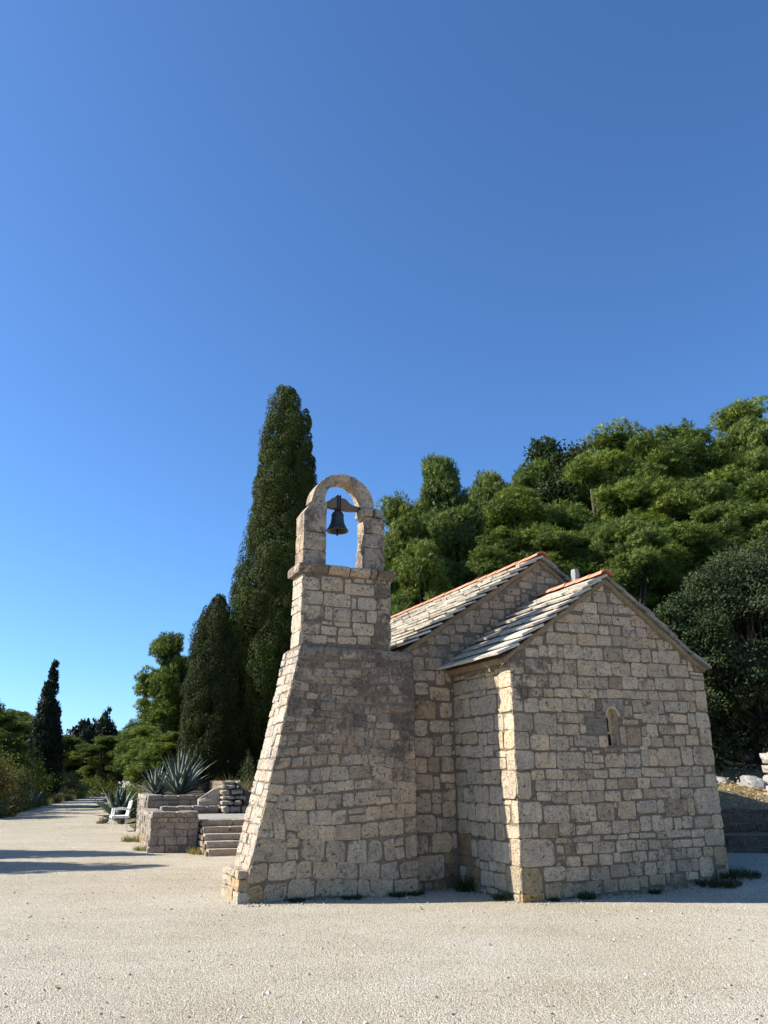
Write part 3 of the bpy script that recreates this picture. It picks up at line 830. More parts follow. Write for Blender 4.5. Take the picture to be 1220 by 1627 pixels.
# small stone post on the chancel ridge
fin = rough_block('ridge_post', (GAX - .055, 0.62, GAZ + .05), (GAX + .055, 0.74, GAZ + 0.36), chapel, 'rock', 0.006, 0.012)
fin['label'] = 'short grey stone post standing on the terracotta ridge'

# ------------------------------------------------------------------ bell tower
tower = empty('bell_tower', (BX, BY, 0), TH, label='stone bell tower with sloping side and open arch beside the chapel', cat='bell tower')
TR, TZ = -0.86, 3.50
tl = lambda z: -3.50 + 0.745 * (z / TZ) ** 0.93
ty = lambda z: 1.41 + 0.10 * z / TZ
def tower_core():
    V, F = [], []
    zs = [-0.2, 0.0, 0.6, 1.2, 1.8, 2.4, 3.0, TZ]
    for z in zs:
        V += [(tl(max(z, 0)), ty(z), z), (TR, ty(z), z), (TR, 2.32, z), (tl(max(z, 0)), 2.32 - 0.05 * z / TZ, z)]
    for i in range(len(zs) - 1):
        for k in range(4):
            a, b = i * 4 + k, i * 4 + (k + 1) % 4
            F.append((a, b, b + 4, a + 4))
    n = (len(zs) - 1) * 4
    F.append((n, n + 1, n + 2, n + 3))
    return mesh('buttress', V, F, 'tower_mortar', tower)
but = tower_core()
Pt = Plane((0, 1.41, 0), (1, 0, 0), (0, 0.10 / TZ, 1), (0, -1, 0.03))
def t_row(b): return 0.23 if b < 0.8 else (0.19 if b < 1.6 else (0.15 if b < 2.2 else (0.125 if b < 3.3 else 0.16)))
def t_wid(b): return 0.30 if b < 0.8 else (0.24 if b < 1.6 else (0.18 if b < 3.3 else 0.26))
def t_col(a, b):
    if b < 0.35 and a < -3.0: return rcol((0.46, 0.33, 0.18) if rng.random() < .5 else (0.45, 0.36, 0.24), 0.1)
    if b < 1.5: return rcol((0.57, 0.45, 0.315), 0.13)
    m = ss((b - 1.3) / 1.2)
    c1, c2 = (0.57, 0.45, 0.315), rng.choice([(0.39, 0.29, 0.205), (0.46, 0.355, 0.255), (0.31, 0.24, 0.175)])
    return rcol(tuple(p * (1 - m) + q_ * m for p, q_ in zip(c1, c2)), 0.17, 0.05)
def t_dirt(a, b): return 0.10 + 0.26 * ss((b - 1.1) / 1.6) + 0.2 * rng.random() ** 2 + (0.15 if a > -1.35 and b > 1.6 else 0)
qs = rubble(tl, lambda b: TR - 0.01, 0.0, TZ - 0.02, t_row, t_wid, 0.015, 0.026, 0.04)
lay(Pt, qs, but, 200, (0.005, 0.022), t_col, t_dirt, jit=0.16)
# sunlit sloping side
def side_pt(V):
    out = []
    for a, b, n in V:
        out.append((tl(max(b, 0)) - n * 0.97, ty(b) + a, b + n * 0.2))
    return out
class SideP:
    flip = True
    def map(s, V): return side_pt(V)
    def faces(s, F): return [tuple(reversed(f)) for f in F]
qs = rubble(lambda b: -0.005, lambda b: 0.86 - 0.05 * b / TZ, 0.0, TZ - 0.03, lambda b: 0.17 if b < 1.2 else 0.135, lambda b: 0.23, 0.012, 0.02, 0.02)
lay(SideP(), qs, but, 70, (0.004, 0.026), lambda a, b: rcol(OCHRE if b < 0.35 and rng.random() < .5 else (0.50, 0.44, 0.36), 0.12), lambda a, b: 0.06 + 0.15 * rng.random(), jit=0.22)
# footing stones at the foot of the slope
for k, (y0, y1, z0, z1, x0) in enumerate(((1.385, 1.66, -0.08, 0.15, -3.555), (1.664, 2.0, -0.08, 0.18, -3.56), (2.004, 2.33, -0.08, 0.16, -3.555), (1.40, 1.80, 0.152, 0.30, -3.55), (1.804, 2.1, 0.182, 0.31, -3.555), (2.104, 2.33, 0.162, 0.30, -3.55), (1.42, 1.62, 0.302, 0.41, -3.555), (1.624, 2.32, 0.312, 0.415, -3.56))):
    rough_block('footing_stone', (x0, y0, z0), (-3.38, y1, z1), but, 'stone', 0.005, 0.010, 2, rcol((0.50, 0.42, 0.31) if k not in (1, 3) else (0.47, 0.355, 0.215), 0.08), 0.02)
# capping course of the buttress
x = -2.74
for k, w in enumerate((0.36, 0.27, 0.24, 0.18, 0.15, 0.10, 0.26, 0.33)):
    x1 = min(x + w, TR)
    rough_block('cap_stone', (x + .006, 1.488 + rng.uniform(-.01, .01), TZ - 0.15), (x1 - .006, 1.60 if x1 < -1.3 else 2.25, TZ + rng.uniform(-0.01, 0.02)), but, 'stone', 0.008, 0.016, 2, rcol((0.34, 0.29, 0.235), 0.15), 0.28)
    x = x1
# ashlar block under the cornice
BX0, BX1, BF, BBK, BZ0, BZ1 = -2.755, -1.235, 1.55, 2.03, TZ, 4.66
mb = MB().box((BX0 + .012, BF + .012, BZ0 - .02), (BX1 - .012, BBK - .012, BZ1))
blk = mb.build('ashlar_stage', 'tower_mortar', tower)
Pb = Plane((0, BF + .012, 0), (1, 0, 0), (0, 0, 1), (0, -1, 0))
def b_col(a, b): return rcol((0.61, 0.48, 0.34), 0.09)
def b_dirt(a, b): return 0.62 if a > -1.52 else (0.48 if a < -2.35 else (0.08 if rng.random() < .7 else 0.3))
R4 = table(T_BLOCK)
for r4 in R4:
    if r4[0] < -2.70: r4[0] = BX0
    if r4[2] > -1.32: r4[2] = BX1
lay(Pb, [rect(r4, 0.006) for r4 in R4], blk, 40, (0.012, 0.024), b_col, b_dirt, bevel=0.014, jit=0.05)
for X, nrm in ((BX0 + .012, -1), (BX1 - .012, 1)):
    lay(Plane((X, BF, 0), (0, 1, 0), (0, 0, 1), (nrm, 0, 0)), rubble(lambda b: 0.0, lambda b: BBK - BF, BZ0, BZ1 - 0.01, lambda b: 0.235, lambda b: 0.3, 0.012, 0.005, 0.0), blk, 30, (0.010, 0.02), lambda a, b: rcol((0.53, 0.465, 0.375), 0.07), lambda a, b: 0.05, bevel=0.012, jit=0.05)
# cornice
x = BX0 - 0.085
for k, w in enumerate((0.50, 0.37, 0.36, 0.12, 0.35)):
    x1 = min(x + w, BX1 + 0.075)
    def sh(px, py, pz):
        if pz < 4.70: # chamfered underside
            py = py + 0.05 if py < 1.6 else py
        return px, py, pz
    rough_block('cornice_stone', (x + .003, BF - 0.09, 4.645), (x1 - .003, BBK + 0.07, 4.805), tower, 'stone', 0.004, 0.012, 2, rcol((0.55, 0.43, 0.31), 0.1), 0.6 if k in (0, 3, 4) else 0.25, sh)
    x = x1
# piers of the bell arch
PF, PB = 1.60, 2.02
def left_shape(x, y, z):
    lim = 5.66 + (x + 2.745) / 0.14 * 0.22
    return x, y, min(z, lim) if z > 5.5 else z
zz = 4.79
for k, z1 in enumerate((5.05, 5.36, 5.90)):
    rough_block('pier_block', (-2.745, PF, zz), (-2.345, PB, z1), tower, 'stone', 0.005, 0.010, 3, rcol((0.46, 0.375, 0.285), 0.07), 0.46, left_shape if k == 2 else None)
    zz = z1 - 0.004
zz = 4.79
def right_shape(x, y, z):
    if z > 5.8 and x > -1.45: z -= (x + 1.45) * 0.8
    return x, y, z
for k, z1 in enumerate((5.2, 5.45, 5.74)):
    rough_block('pier_block', (-1.672 + 0.01 * k, PF, zz), (-1.315, PB, z1), tower, 'stone', 0.006, 0.010, 3, rcol((0.46, 0.375, 0.285), 0.07), 0.5)
    zz = z1 - 0.004
rough_block('pier_capital', (-1.735, PF - 0.01, 5.735), (-1.505, PB - .02, 5.915), tower, 'stone', 0.008, 0.03, 3, (0.45, 0.39, 0.315), 0.2)
rough_block('pier_block', (-1.50, PF + .01, 5.738), (-1.318, PB, 5.93), tower, 'stone', 0.008, 0.03, 3, (0.38, 0.33, 0.275), 0.34, right_shape)
# arch stones
ac = (-2.045, 5.885)
def arch_stone(t0, t1, col, dirt):
    V, F = [], []
    n = 6
    r = random.Random(int(t0 * 100))
    for i in range(n + 1):
        t = R_(t0 + (t1 - t0) * i / n)
        tin = r.uniform(-.006, .006)
        for rad, y in ((0.335 + tin, 1.64), (0.555 + tin, 1.63), (0.555 + tin, 1.97), (0.335 + tin, 1.96)):
            V.append((ac[0] + rad * math.cos(t), y + r.uniform(-.005, .005), ac[1] + rad * math.sin(t) * (1.31 if rad < 0.4 else 1.0)))
    for i in range(n):
        for k in range(4):
            a, b = i * 4 + k, i * 4 + (k + 1) % 4
            F.append((b, a, a + 4, b + 4))
    F += [(0, 1, 2, 3), (n * 4 + 3, n * 4 + 2, n * 4 + 1, n * 4)]
    o = mesh('arch_stone', V, F, 'stone', tower, col, dirt)
    bm = bmesh.new(); bm.from_mesh(o.data)
    bmesh.ops.recalc_face_normals(bm, faces=bm.faces[:])
    bmesh.ops.bevel(bm, geom=[e for e in bm.edges if e.calc_face_angle(0) > 0.8], offset=0.005, segments=1, affect='EDGES')
    bm.to_mesh(o.data); bm.free()
arch_stone(2, 62.4, (0.50, 0.41, 0.31), 0.22)
arch_stone(62.3, 104.4, (0.50, 0.41, 0.31), 0.3)
arch_stone(104.3, 178, (0.46, 0.385, 0.295), 0.4)

# bell
bell = empty('church_bell', (BX, BY, 0), TH, label='dark bronze bell hanging from a yoke in the tower arch', cat='bell')
bcx, bcy, bz = -2.09, 1.81, 5.475
prof = [(0.0, 0.345), (0.06, 0.345), (0.085, 0.33), (0.10, 0.29), (0.108, 0.2), (0.122, 0.13), (0.145, 0.075), (0.178, 0.03), (0.19, 0.008), (0.185, 0.0), (0.165, 0.004), (0.13, 0.06), (0.1, 0.12), (0.085, 0.25), (0.0, 0.28)]
n = 28
V, F = [], []
for rr_, z in prof:
    for k in range(n):
        t = 2 * math.pi * k / n
        V.append((bcx + rr_ * math.cos(t), bcy + rr_ * math.sin(t), bz + z))
for i in range(len(prof) - 1):
    for k in range(n):
        a, b = i * n + k, i * n + (k + 1) % n
        F.append((b, a, a + n, b + n))
body = mesh('bell_body', V, F, 'bronze', bell, smooth=True)
mb = MB()
for z, r_ in ((0.10, 0.136), (0.285, 0.106)):
    P = [(bcx + r_ * math.cos(2 * math.pi * k / 24), bcy + r_ * math.sin(2 * math.pi * k / 24), bz + z) for k in range(25)]
    mb.tube(P, [0.005] * 25, 5, cap=False)
mb.build('bell_band', 'bronze', body, True)
mb = MB().tube([(bcx, bcy, bz + 0.25), (bcx, bcy, bz + 0.02)], [0.01, 0.012], 8).tube([(bcx, bcy, bz + 0.03), (bcx, bcy, bz - 0.0), (bcx, bcy, bz - 0.03), (bcx, bcy, bz - 0.075)], [0.014, 0.024, 0.016, 0.014], 8)
mb.build('clapper', 'iron', bell, True)
mb = MB()
yp = [(-2.36, 5.885), (-2.36, 5.945), (-2.31, 5.955), (-2.26, 5.985), (-2.21, 6.035), (-2.17, 6.055), (-1.99, 6.055), (-1.95, 6.035), (-1.90, 5.985), (-1.84, 5.955), (-1.70, 5.94), (-1.70, 5.885), (-1.86, 5.86), (-2.05, 5.855), (-2.24, 5.87)]
k_ = len(yp)
mb.add([(x, 1.755, z) for x, z in yp] + [(x, 1.865, z) for x, z in yp], [tuple(range(k_ - 1, -1, -1)), tuple(range(k_, 2 * k_))] + [(i, (i + 1) % k_, (i + 1) % k_ + k_, i + k_) for i in range(k_)])
yo = mb.build('yoke', 'wood', bell)
for dx in (-0.022, 0.022):
    mb = MB().box((bcx + dx - .012, 1.742, 5.74), (bcx + dx + .012, 1.754, 6.10)).box((bcx + dx - .012, 1.867, 5.74), (bcx + dx + .012, 1.879, 6.10)).box((bcx + dx - .012, 1.742, 6.088), (bcx + dx + .012, 1.879, 6.10))
    mb.build('iron_strap', 'iron', yo)
mb = MB().tube([(bcx, 1.81, 5.76), (bcx, 1.81, 5.87)], [0.035, 0.03], 10)
mb.build('bell_crown', 'iron', bell, True)
mb = MB().tube([(-1.76, 1.78, 5.95), (-1.70, 1.74, 5.90), (-1.69, 1.74, 5.84)], [0.012, 0.012, 0.012], 6)
mb.build('hinge_pin', 'iron', yo)

# ------------------------------------------------------------------ garden terrace on the left
TT = R_(20)
TX, TY = -5.27, 18.96
tw = lambda X, Y: (TX + X * math.cos(TT) - Y * math.sin(TT), TY + X * math.sin(TT) + Y * math.cos(TT))

def walled(name, label, X0, X1, Y0, Y1, z0, z1, rows, wid, cat='wall', top=True, faces=('front', 'left', 'right'), col=(0.36, 0.315, 0.265), origin=None, rot=TT, budget=120):
    ox, oy = origin or (TX, TY)
    w = empty(name, (ox, oy, 0), rot, label=label, cat=cat)
    MB().box((X0 + .015, Y0 + .015, z0 - .15), (X1 - .015, Y1 - .015, z1 - (.05 if top else 0))).build('core', 'tower_mortar', w)
    cf = lambda a, b: rcol((0.44, 0.32, 0.19) if b < 0.2 and rng.random() < .5 else col, 0.16)
    df = lambda a, b: 0.12 + 0.2 * rng.random()
    zt = z1 - (0.13 if top else 0.0)
    if 'front' in faces:
        lay(Plane((X0, Y0 + .015, 0), (1, 0, 0), (0, 0, 1), (0, -1, 0)), rubble(lambda b: 0, lambda b: X1 - X0, z0 - .03, zt, rows, wid, .014, .014, .012), w, budget, (.012, .03), cf, df, jit=.14)
    if 'left' in faces:
        lay(Plane((X0 + .015, Y0, 0), (0, 1, 0), (0, 0, 1), (-1, 0, 0)), rubble(lambda b: 0, lambda b: Y1 - Y0, z0 - .03, zt, rows, wid, .014, .014, .012), w, budget, (.012, .04), cf, df, jit=.16)
    if 'right' in faces:
        lay(Plane((X1 - .015, Y0, 0), (0, 1, 0), (0, 0, 1), (1, 0, 0)), rubble(lambda b: 0, lambda b: Y1 - Y0, z0 - .03, zt, rows, wid, .014, .014, .012), w, 0, (.012, .03), cf, df)
    if top:   # coping stones
        if X1 - X0 > Y1 - Y0:
            x = X0
            while x < X1 - .05:
                l = min(rng.uniform(.38, .6), X1 - x)
                if X1 - x - l < .15: l = X1 - x
                rough_block('coping_stone', (x + .005, Y0 - .012, z1 - .13), (x + l - .005, Y1 + .012, z1 + rng.uniform(-.008, .008)), w, 'stone', .008, .016, 2, rcol((0.33, 0.30, 0.26), .12), .2)
                x += l
        else:
            y = Y0
            while y < Y1 - .05:
                l = min(rng.uniform(.38, .6), Y1 - y)
                if Y1 - y - l < .15: l = Y1 - y
                rough_block('coping_stone', (X0 - .012, y + .005, z1 - .13), (X1 + .012, y + l - .005, z1 + rng.uniform(-.008, .008)), w, 'stone', .008, .016, 2, rcol((0.38, 0.345, 0.295), .12), .15)
                y += l
    return w

rw, ww = (lambda b: 0.17), (lambda b: 0.27)
walled('parapet_wall', 'squat rubble parapet end beside the terrace steps', 0.0, 1.05, 0.0, 0.45, 0.0, 0.86, lambda b: 0.17, lambda b: 0.24)
walled('terrace_wall', 'long low side wall of the terrace seen end on, behind the squat parapet', 0.02, 0.45, 0.46, 4.18, 0.0, 0.80, rw, ww, faces=('left', 'right'))
walled('planter_wall', 'stone wall with long coping blocks holding the agave bed', 0.18, 1.72, 4.2, 4.6, 0.0, 1.13, lambda b: 0.15, lambda b: 0.3, faces=('front', 'left'))
walled('planter_wall', 'weathered end of the agave bed wall running back along the track', 0.16, 0.56, 4.62, 8.2, 0.0, 1.12, lambda b: 0.15, lambda b: 0.27, faces=('left',))
walled('back_terrace_wall', 'dark wall at the back of the terrace right of the stacked slabs', 2.86, 6.0, 4.3, 4.7, 0.5, 1.22, lambda b: 0.17, lambda b: 0.3, faces=('front',), budget=20)
walled('low_step_wall', 'long low stone kerb across the back of the terrace floor', 0.50, 2.04, 3.45, 4.18, 0.55, 0.86, lambda b: 0.2, lambda b: 0.5, top=True, faces=())
fl = empty('terrace_floor', (TX, TY, 0), TT, kind='structure', label='flat stone paved floor of the terrace')
MB().box((0.46, 0.46, -.1), (9.5, 3.44, 0.66)).build('paving', 'floor', fl)
bed = empty('garden_bed', (TX, TY, 0), TT, kind='structure', label='shaded earth of the raised garden bed')
V, F = [], []
bxs, bys = list(np.linspace(0.5, 12, 16)), list(np.linspace(4.5, 16, 14))
for y in bys:
    for x in bxs:
        V.append((x, y, 1.04 + 0.02 * (y - 4.5) + 0.04 * math.sin(x * 3) * math.sin(y * 2)))
for j in range(len(bys) - 1):
    for i in range(len(bxs) - 1):
        k = j * len(bxs) + i
        F.append((k, k + 1, k + 1 + len(bxs), k + len(bxs)))
mesh('soil', V, F, 'soil', bed, smooth=True)

st = empty('stone_steps', (TX, TY, 0), TT, label='five pale stone steps climbing to the terrace', cat='steps')
for k in range(5):
    y0 = -1.30 + k * 0.34
    z0, z1 = k * 0.132 - (0.06 if k == 0 else 0), (k + 1) * 0.132
    MB().box((1.10, y0 + .04, z0 - (.0 if k else .1)), (3.3, 0.46, z1 - .05)).build('step_core', 'tower_mortar', st)
    x = 1.13
    while x < 3.3:
        l = min(rng.uniform(.55, .95), 3.32 - x)
        if 3.32 - x - l < .2: l = 3.32 - x
        rough_block('step_block', (x + .006, y0, z0 + .003), (x + l - .006, y0 + .42, z1), st, 'stone', .003, .006, 2, rcol((0.45, 0.405, 0.335), .07), .0)
        x += l
    lay(Plane((1.10, y0 + .04, 0), (0, 1, 0), (0, 0, 1), (-1, 0, 0)), rubble(lambda b: 0.35, lambda b: 0.46 - y0 - .04, max(z0, 0), z1 - .02, lambda b: .13, lambda b: .2, .012, .008, 0) if k < 4 else [], st, 40, (.01, .03))

# dry stacked stones at the right end of the terrace
xk = empty('rubble_wall_end', (TX, TY, 0), TT, label='ragged end of a dry stone wall with loose stacked slabs', cat='dry wall')
z = 0.66
for k, (wl, hh) in enumerate(((0.74, .20), (0.66, .14), (0.70, .13), (0.60, .15), (0.50, .13), (0.56, .10))):
    x = 2.08
    while x < 2.08 + wl - .1:
        l = min(rng.uniform(.22, .42), 2.08 + wl - x)
        rough_block('stone', (x + .008, 3.25 + rng.uniform(-.04, .05) + k * .05, z + .006), (x + l, 3.75 + rng.uniform(0, .2), z + hh), xk, 'stone', .02, .03, 2, rcol((0.43, 0.39, 0.335), .12), .05)
        x += l
    MB().box((2.12, 3.75, z), (2.06 + wl, 6.2, z + hh - .01)).build('core', 'tower_mortar', xk)
    z += hh
sb = rough_block('leaning_slab', (0, 0, 0), (0.62, 0.16, 0.46), None, 'stone', .012, .02, 2, (0.50, 0.45, 0.37), 0.0, lambda x, y, zz: (x, y + zz * 0.15, zz * (0.35 + 0.75 * min(1, max(0.0, x) / 0.5))))
p = tw(1.50, 3.72)
sb.location = (p[0], p[1], 0.855)
sb.rotation_euler = (0, 0, TT)
tag(sb, 'pale wedge shaped stone slab propped against the stacked wall', 'slab')

# white garden chair by the wall
p = (-8.35, 26.4)
ch = empty('garden_chair', (p[0], p[1], 0.0), R_(-65), label='small white metal garden chair standing by the wall end', cat='chair')
for x in (-.2, .2):
    for y in (-.2, .2):
        MB().tube([(x * 1.15, y * 1.15, 0), (x, y, .43)], [.011, .012], 6).build('leg', 'white', ch)
mb = MB()
for k in range(7):
    mb.box((-.29, -.27 + k * .076, .39), (.29, -.2 + k * .076, .46))
mb.box((-.23, -.24, .41), (-.20, .24, .43)); mb.box((.20, -.24, .41), (.23, .24, .43))
mb.build('seat', 'white', ch)
mb = MB()
mb.tube([(-.22, .22, .43), (-.23, .28, .70), (-.15, .32, .86), (0, .33, .90), (.15, .32, .86), (.23, .28, .70), (.22, .22, .43)], [.016] * 7, 6)
for k in range(5):
    mb.tube([(-.14 + k * .07, .225, .44), (-.14 + k * .07, .31, .86)], [.042, .042], 5)
mb.build('backrest', 'white', ch)
for s in (-1, 1):
    MB().tube([(.23 * s, .26, .64), (.27 * s, .05, .66), (.26 * s, -.2, .65), (.22 * s, -.22, .43)], [.034] * 4, 6).build('armrest', 'white', ch)

# ------------------------------------------------------------------ bank and rocks on the right
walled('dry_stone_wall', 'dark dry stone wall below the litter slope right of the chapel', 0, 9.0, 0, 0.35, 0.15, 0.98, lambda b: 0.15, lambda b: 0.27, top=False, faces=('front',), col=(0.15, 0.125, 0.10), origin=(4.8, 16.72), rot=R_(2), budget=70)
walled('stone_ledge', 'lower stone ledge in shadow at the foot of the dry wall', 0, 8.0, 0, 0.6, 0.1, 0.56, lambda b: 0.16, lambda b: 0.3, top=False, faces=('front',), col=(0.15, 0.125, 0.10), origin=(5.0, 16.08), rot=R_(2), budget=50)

def boulder(name, loc, size, label, seed, squash=0.6, mat='rock', group=None, cat='rock'):
    bm = bmesh.new()
    bmesh.ops.create_icosphere(bm, subdivisions=3, radius=1.0)
    r = random.Random(seed)
    pl = [(Vector((r.gauss(0, 1), r.gauss(0, 1), r.gauss(0, 1))).normalized(), r.uniform(.55, .85)) for _ in range(11)]
    for v in bm.verts:
        for nrm, d in pl:
            k = v.co.dot(nrm)
            if k > d: v.co -= nrm * (k - d) * 0.9
        v.co *= 1 + 0.05 * math.sin(v.co.x * 9 + seed) * math.sin(v.co.y * 8) + r.uniform(-.015, .015)
        v.co = Vector((v.co.x * size, v.co.y * size * 0.8, v.co.z * size * squash))
    me = bpy.data.meshes.new(name)
    bm.to_mesh(me); bm.free()
    me.materials.append(M[mat])
    me.shade_smooth()
    o = link(bpy.data.objects.new(name, me))
    o.location = loc
    o.rotation_euler = (0, 0, r.uniform(0, 6))
    return tag(o, label, cat, group)
boulder('boulder', (8.75, 19.6, 1.42), 0.55, 'broad pale grey boulder lying on the sunlit litter slope', 1, .45)
boulder('boulder', (8.05, 19.9, 1.42), 0.40, 'smaller pointed grey boulder touching the broad boulder', 2, .5)
boulder('boulder', (8.75, 18.6, 1.18), 0.28, 'low pale rock in front of the broad boulder', 3, .45)
boulder('boulder', (8.2, 17.6, 1.02), 0.17, 'small stone resting near the top of the dry wall', 4, .5)
# pale pillar of stacked stone at the right border
pl_ = empty('stone_pillar', (8.75, 18.2, 1.05), R_(10), label='pale stacked stone pillar at the edge of the slope', cat='pillar')
z = -0.1
for k in range(5):
    hh = rng.uniform(.2, .28)
    rough_block('block', (-.26, -.26, z), (.26 + rng.uniform(-.03, .03), .26, z + hh - .006), pl_, 'stone', .02, .03, 2, rcol((0.46, 0.42, 0.36), .08), .05)
    z += hh
for k in range(16):
    x = 6.6 + rng.random() * 6.5
    y = 21.4 + rng.random() * 1.9
    boulder('scree_rock', (x, y, hz(x, y) + rng.uniform(0, .25)), rng.uniform(.2, .5), 'grey rock in the heap below the dark trees', 30 + k, .6, group='rocks heaped below the dark trees')

# ------------------------------------------------------------------ foliage
def unit(v): return v / np.maximum(np.linalg.norm(v, axis=-1, keepdims=True), 1e-6)
def sph(n): return unit(nrng.normal(size=(n, 3)))

def needles(P, D, k, L, Wd, spread, N=None, nj=0.45):
    """k thin triangles from every point P along D; with N they lie roughly square to N"""
    n = len(P)
    P = np.repeat(P, k, 0)
    D = unit(np.repeat(D, k, 0) + spread * nrng.normal(size=(n * k, 3)))
    side = unit(np.cross(D, sph(n * k))) if N is None else unit(np.cross(D, np.repeat(N, k, 0)) + nj * nrng.normal(size=(n * k, 3)) * 0.6)
    ln = L * (0.6 + 0.7 * nrng.random((n * k, 1)))
    w = Wd * (0.7 + 0.6 * nrng.random((n * k, 1)))
    P = P + nrng.normal(size=P.shape) * L * 0.18
    T = np.stack([P - side * w / 2, P + side * w / 2, P + D * ln], 1)
    return T.reshape(-1, 3)

def leaves(P, D, k, L, Wd, spread, N=None):
    """k diamond leaves (two triangles) round every point"""
    n = len(P)
    P = np.repeat(P, k, 0) + nrng.normal(size=(n * k, 3)) * L * 0.7
    D = unit(np.repeat(D, k, 0) + spread * nrng.normal(size=(n * k, 3)))
    s = unit(np.cross(D, sph(n * k))) if N is None else unit(np.cross(D, np.repeat(N, k, 0)) + 0.3 * nrng.normal(size=(n * k, 3)))
    ln = L * (0.6 + 0.7 * nrng.random((n * k, 1)))
    w = Wd * (0.7 + 0.6 * nrng.random((n * k, 1)))
    m = P + D * ln * 0.5
    nn = np.cross(D, s) * w * 0.25
    T = np.stack([P, m - s * w / 2 + nn, P + D * ln, P, P + D * ln, m + s * w / 2 + nn], 1)
    return T.reshape(-1, 3)

def trunk_mesh(parent, base, top, r0, r1, limbs=(), seed=0, lean=0.3):
    r = random.Random(seed)
    b, t = Vector(base), Vector(top)
    mb = MB()
    pts, rad = [], []
    for i in range(7):
        f = i / 6
        p = b.lerp(t, f) + Vector((r.uniform(-1, 1), r.uniform(-1, 1), 0)) * lean * math.sin(math.pi * f) * 0.6
        pts.append(p)
        rad.append(r0 * (1 - f) + r1 * f + (r0 * .35 if i == 0 else 0))
    mb.tube(pts, rad, 8)
    for e in limbs:
        e = Vector(e)
        k = min(5, max(1, int(6 * r.uniform(.35, .8))))
        s = pts[k]
        m1 = s.lerp(e, .5) + Vector((r.uniform(-.2, .2), r.uniform(-.2, .2), r.uniform(-.3, .1)))
        mb.tube([s, m1, e], [rad[k] * .55, rad[k] * .35, rad[k] * .12], 5)
    return mb.build('trunk', 'bark', parent, True)

PROTO = {}
def pine_proto(key, cols, cb, taper, nl, seed, ncl=17, L=0.21, lay_=0.95):
    """crown and trunk meshes of one pine, 10 m tall and 2.6 m in radius: lobes > clumps > needle tufts"""
    global nrng
    nrng = np.random.default_rng(seed)
    r = random.Random(seed)
    H, rx = 10.0, 2.6
    zb = H * cb
    cz_, rz = (H + zb) / 2, (H - zb) / 2
    T, C, limbs = [], [], []
    for i in range(nl):
        d = sph(1)[0]
        d[2] = d[2] * 0.95 + 0.05
        u = r.uniform(0.5, 1.0) if i % 2 else 1.0
        if i == 0: d, u = np.array([0.05, 0.0, 1.0]), 1.0
        rl = rx * r.uniform(0.26, 0.46)
        tp_ = 1 - taper * max(0.0, min(1.0, (d[2] * u + 1) / 2))
        rl *= 0.5 + 0.5 * tp_
        c = np.array([d[0] * (rx - rl * .7) * tp_ * u, d[1] * (rx - rl * .7) * tp_ * u, cz_ + d[2] * u * (rz - rl * .62)])
        limbs.append(tuple(c))
        lobe_t = r.uniform(0, 1)
        for j in range(ncl):
            e = sph(1)[0]
            if e[2] < -0.25: e[2] *= -0.6
            e = e / np.linalg.norm(e)
            rc = r.uniform(0.22, 0.50) * 1.1
            q = c + e * np.array([rl, rl, rl * lay_]) * r.uniform(.7, 1.05)
            nt = int(95 * (rc / 0.6) ** 2) + 4
            s = sph(nt)
            P = q + s * np.array([rc, rc, rc * .75]) * (0.55 + 0.45 * nrng.random((nt, 1)))
            D = unit(s * 0.55 + np.array([0, 0, 0.55]) + nrng.normal(size=s.shape) * .55)
            t = needles(P, D, 9, L * 0.8, L * 0.155, 0.42, unit(s + np.array([0, 0, .25])), 0.5)
            T.append(t)
            m = min(1, max(0, lobe_t * .5 + r.uniform(0, .6)))
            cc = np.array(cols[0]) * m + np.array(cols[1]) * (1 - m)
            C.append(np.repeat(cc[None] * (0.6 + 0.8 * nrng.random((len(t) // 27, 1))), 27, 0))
        nt = 140  # inner needles in the darker tone only, added as a blocker for dark gaps
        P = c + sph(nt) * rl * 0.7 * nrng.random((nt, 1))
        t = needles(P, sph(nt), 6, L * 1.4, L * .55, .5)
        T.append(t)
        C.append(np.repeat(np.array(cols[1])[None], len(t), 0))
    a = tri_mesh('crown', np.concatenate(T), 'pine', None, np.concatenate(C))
    b = trunk_mesh(None, (0, 0, -0.5), (0, 0, H * .86), 0.05 + H * .016, 0.04, limbs, seed)
    PROTO[key] = (a.data, b.data)
    bpy.data.objects.remove(a)
    bpy.data.objects.remove(b)

def pine(label, x, y, z0, top, rx, seed, kind, group=None):
    k = kind + str(seed % 2)
    r = random.Random(seed)
    root = empty('pine_tree', (x, y, z0), 0, label=label, cat='tree', group=group)
    az = r.uniform(0, 6.283)
    for nm, me in zip(('crown', 'trunk'), PROTO[k]):
        o = link(bpy.data.objects.new(nm, me), root)
        o.rotation_euler = (0, 0, az)
        o.scale = (rx / 2.6, rx / 2.6, (top - z0) / 10.0)
    return root

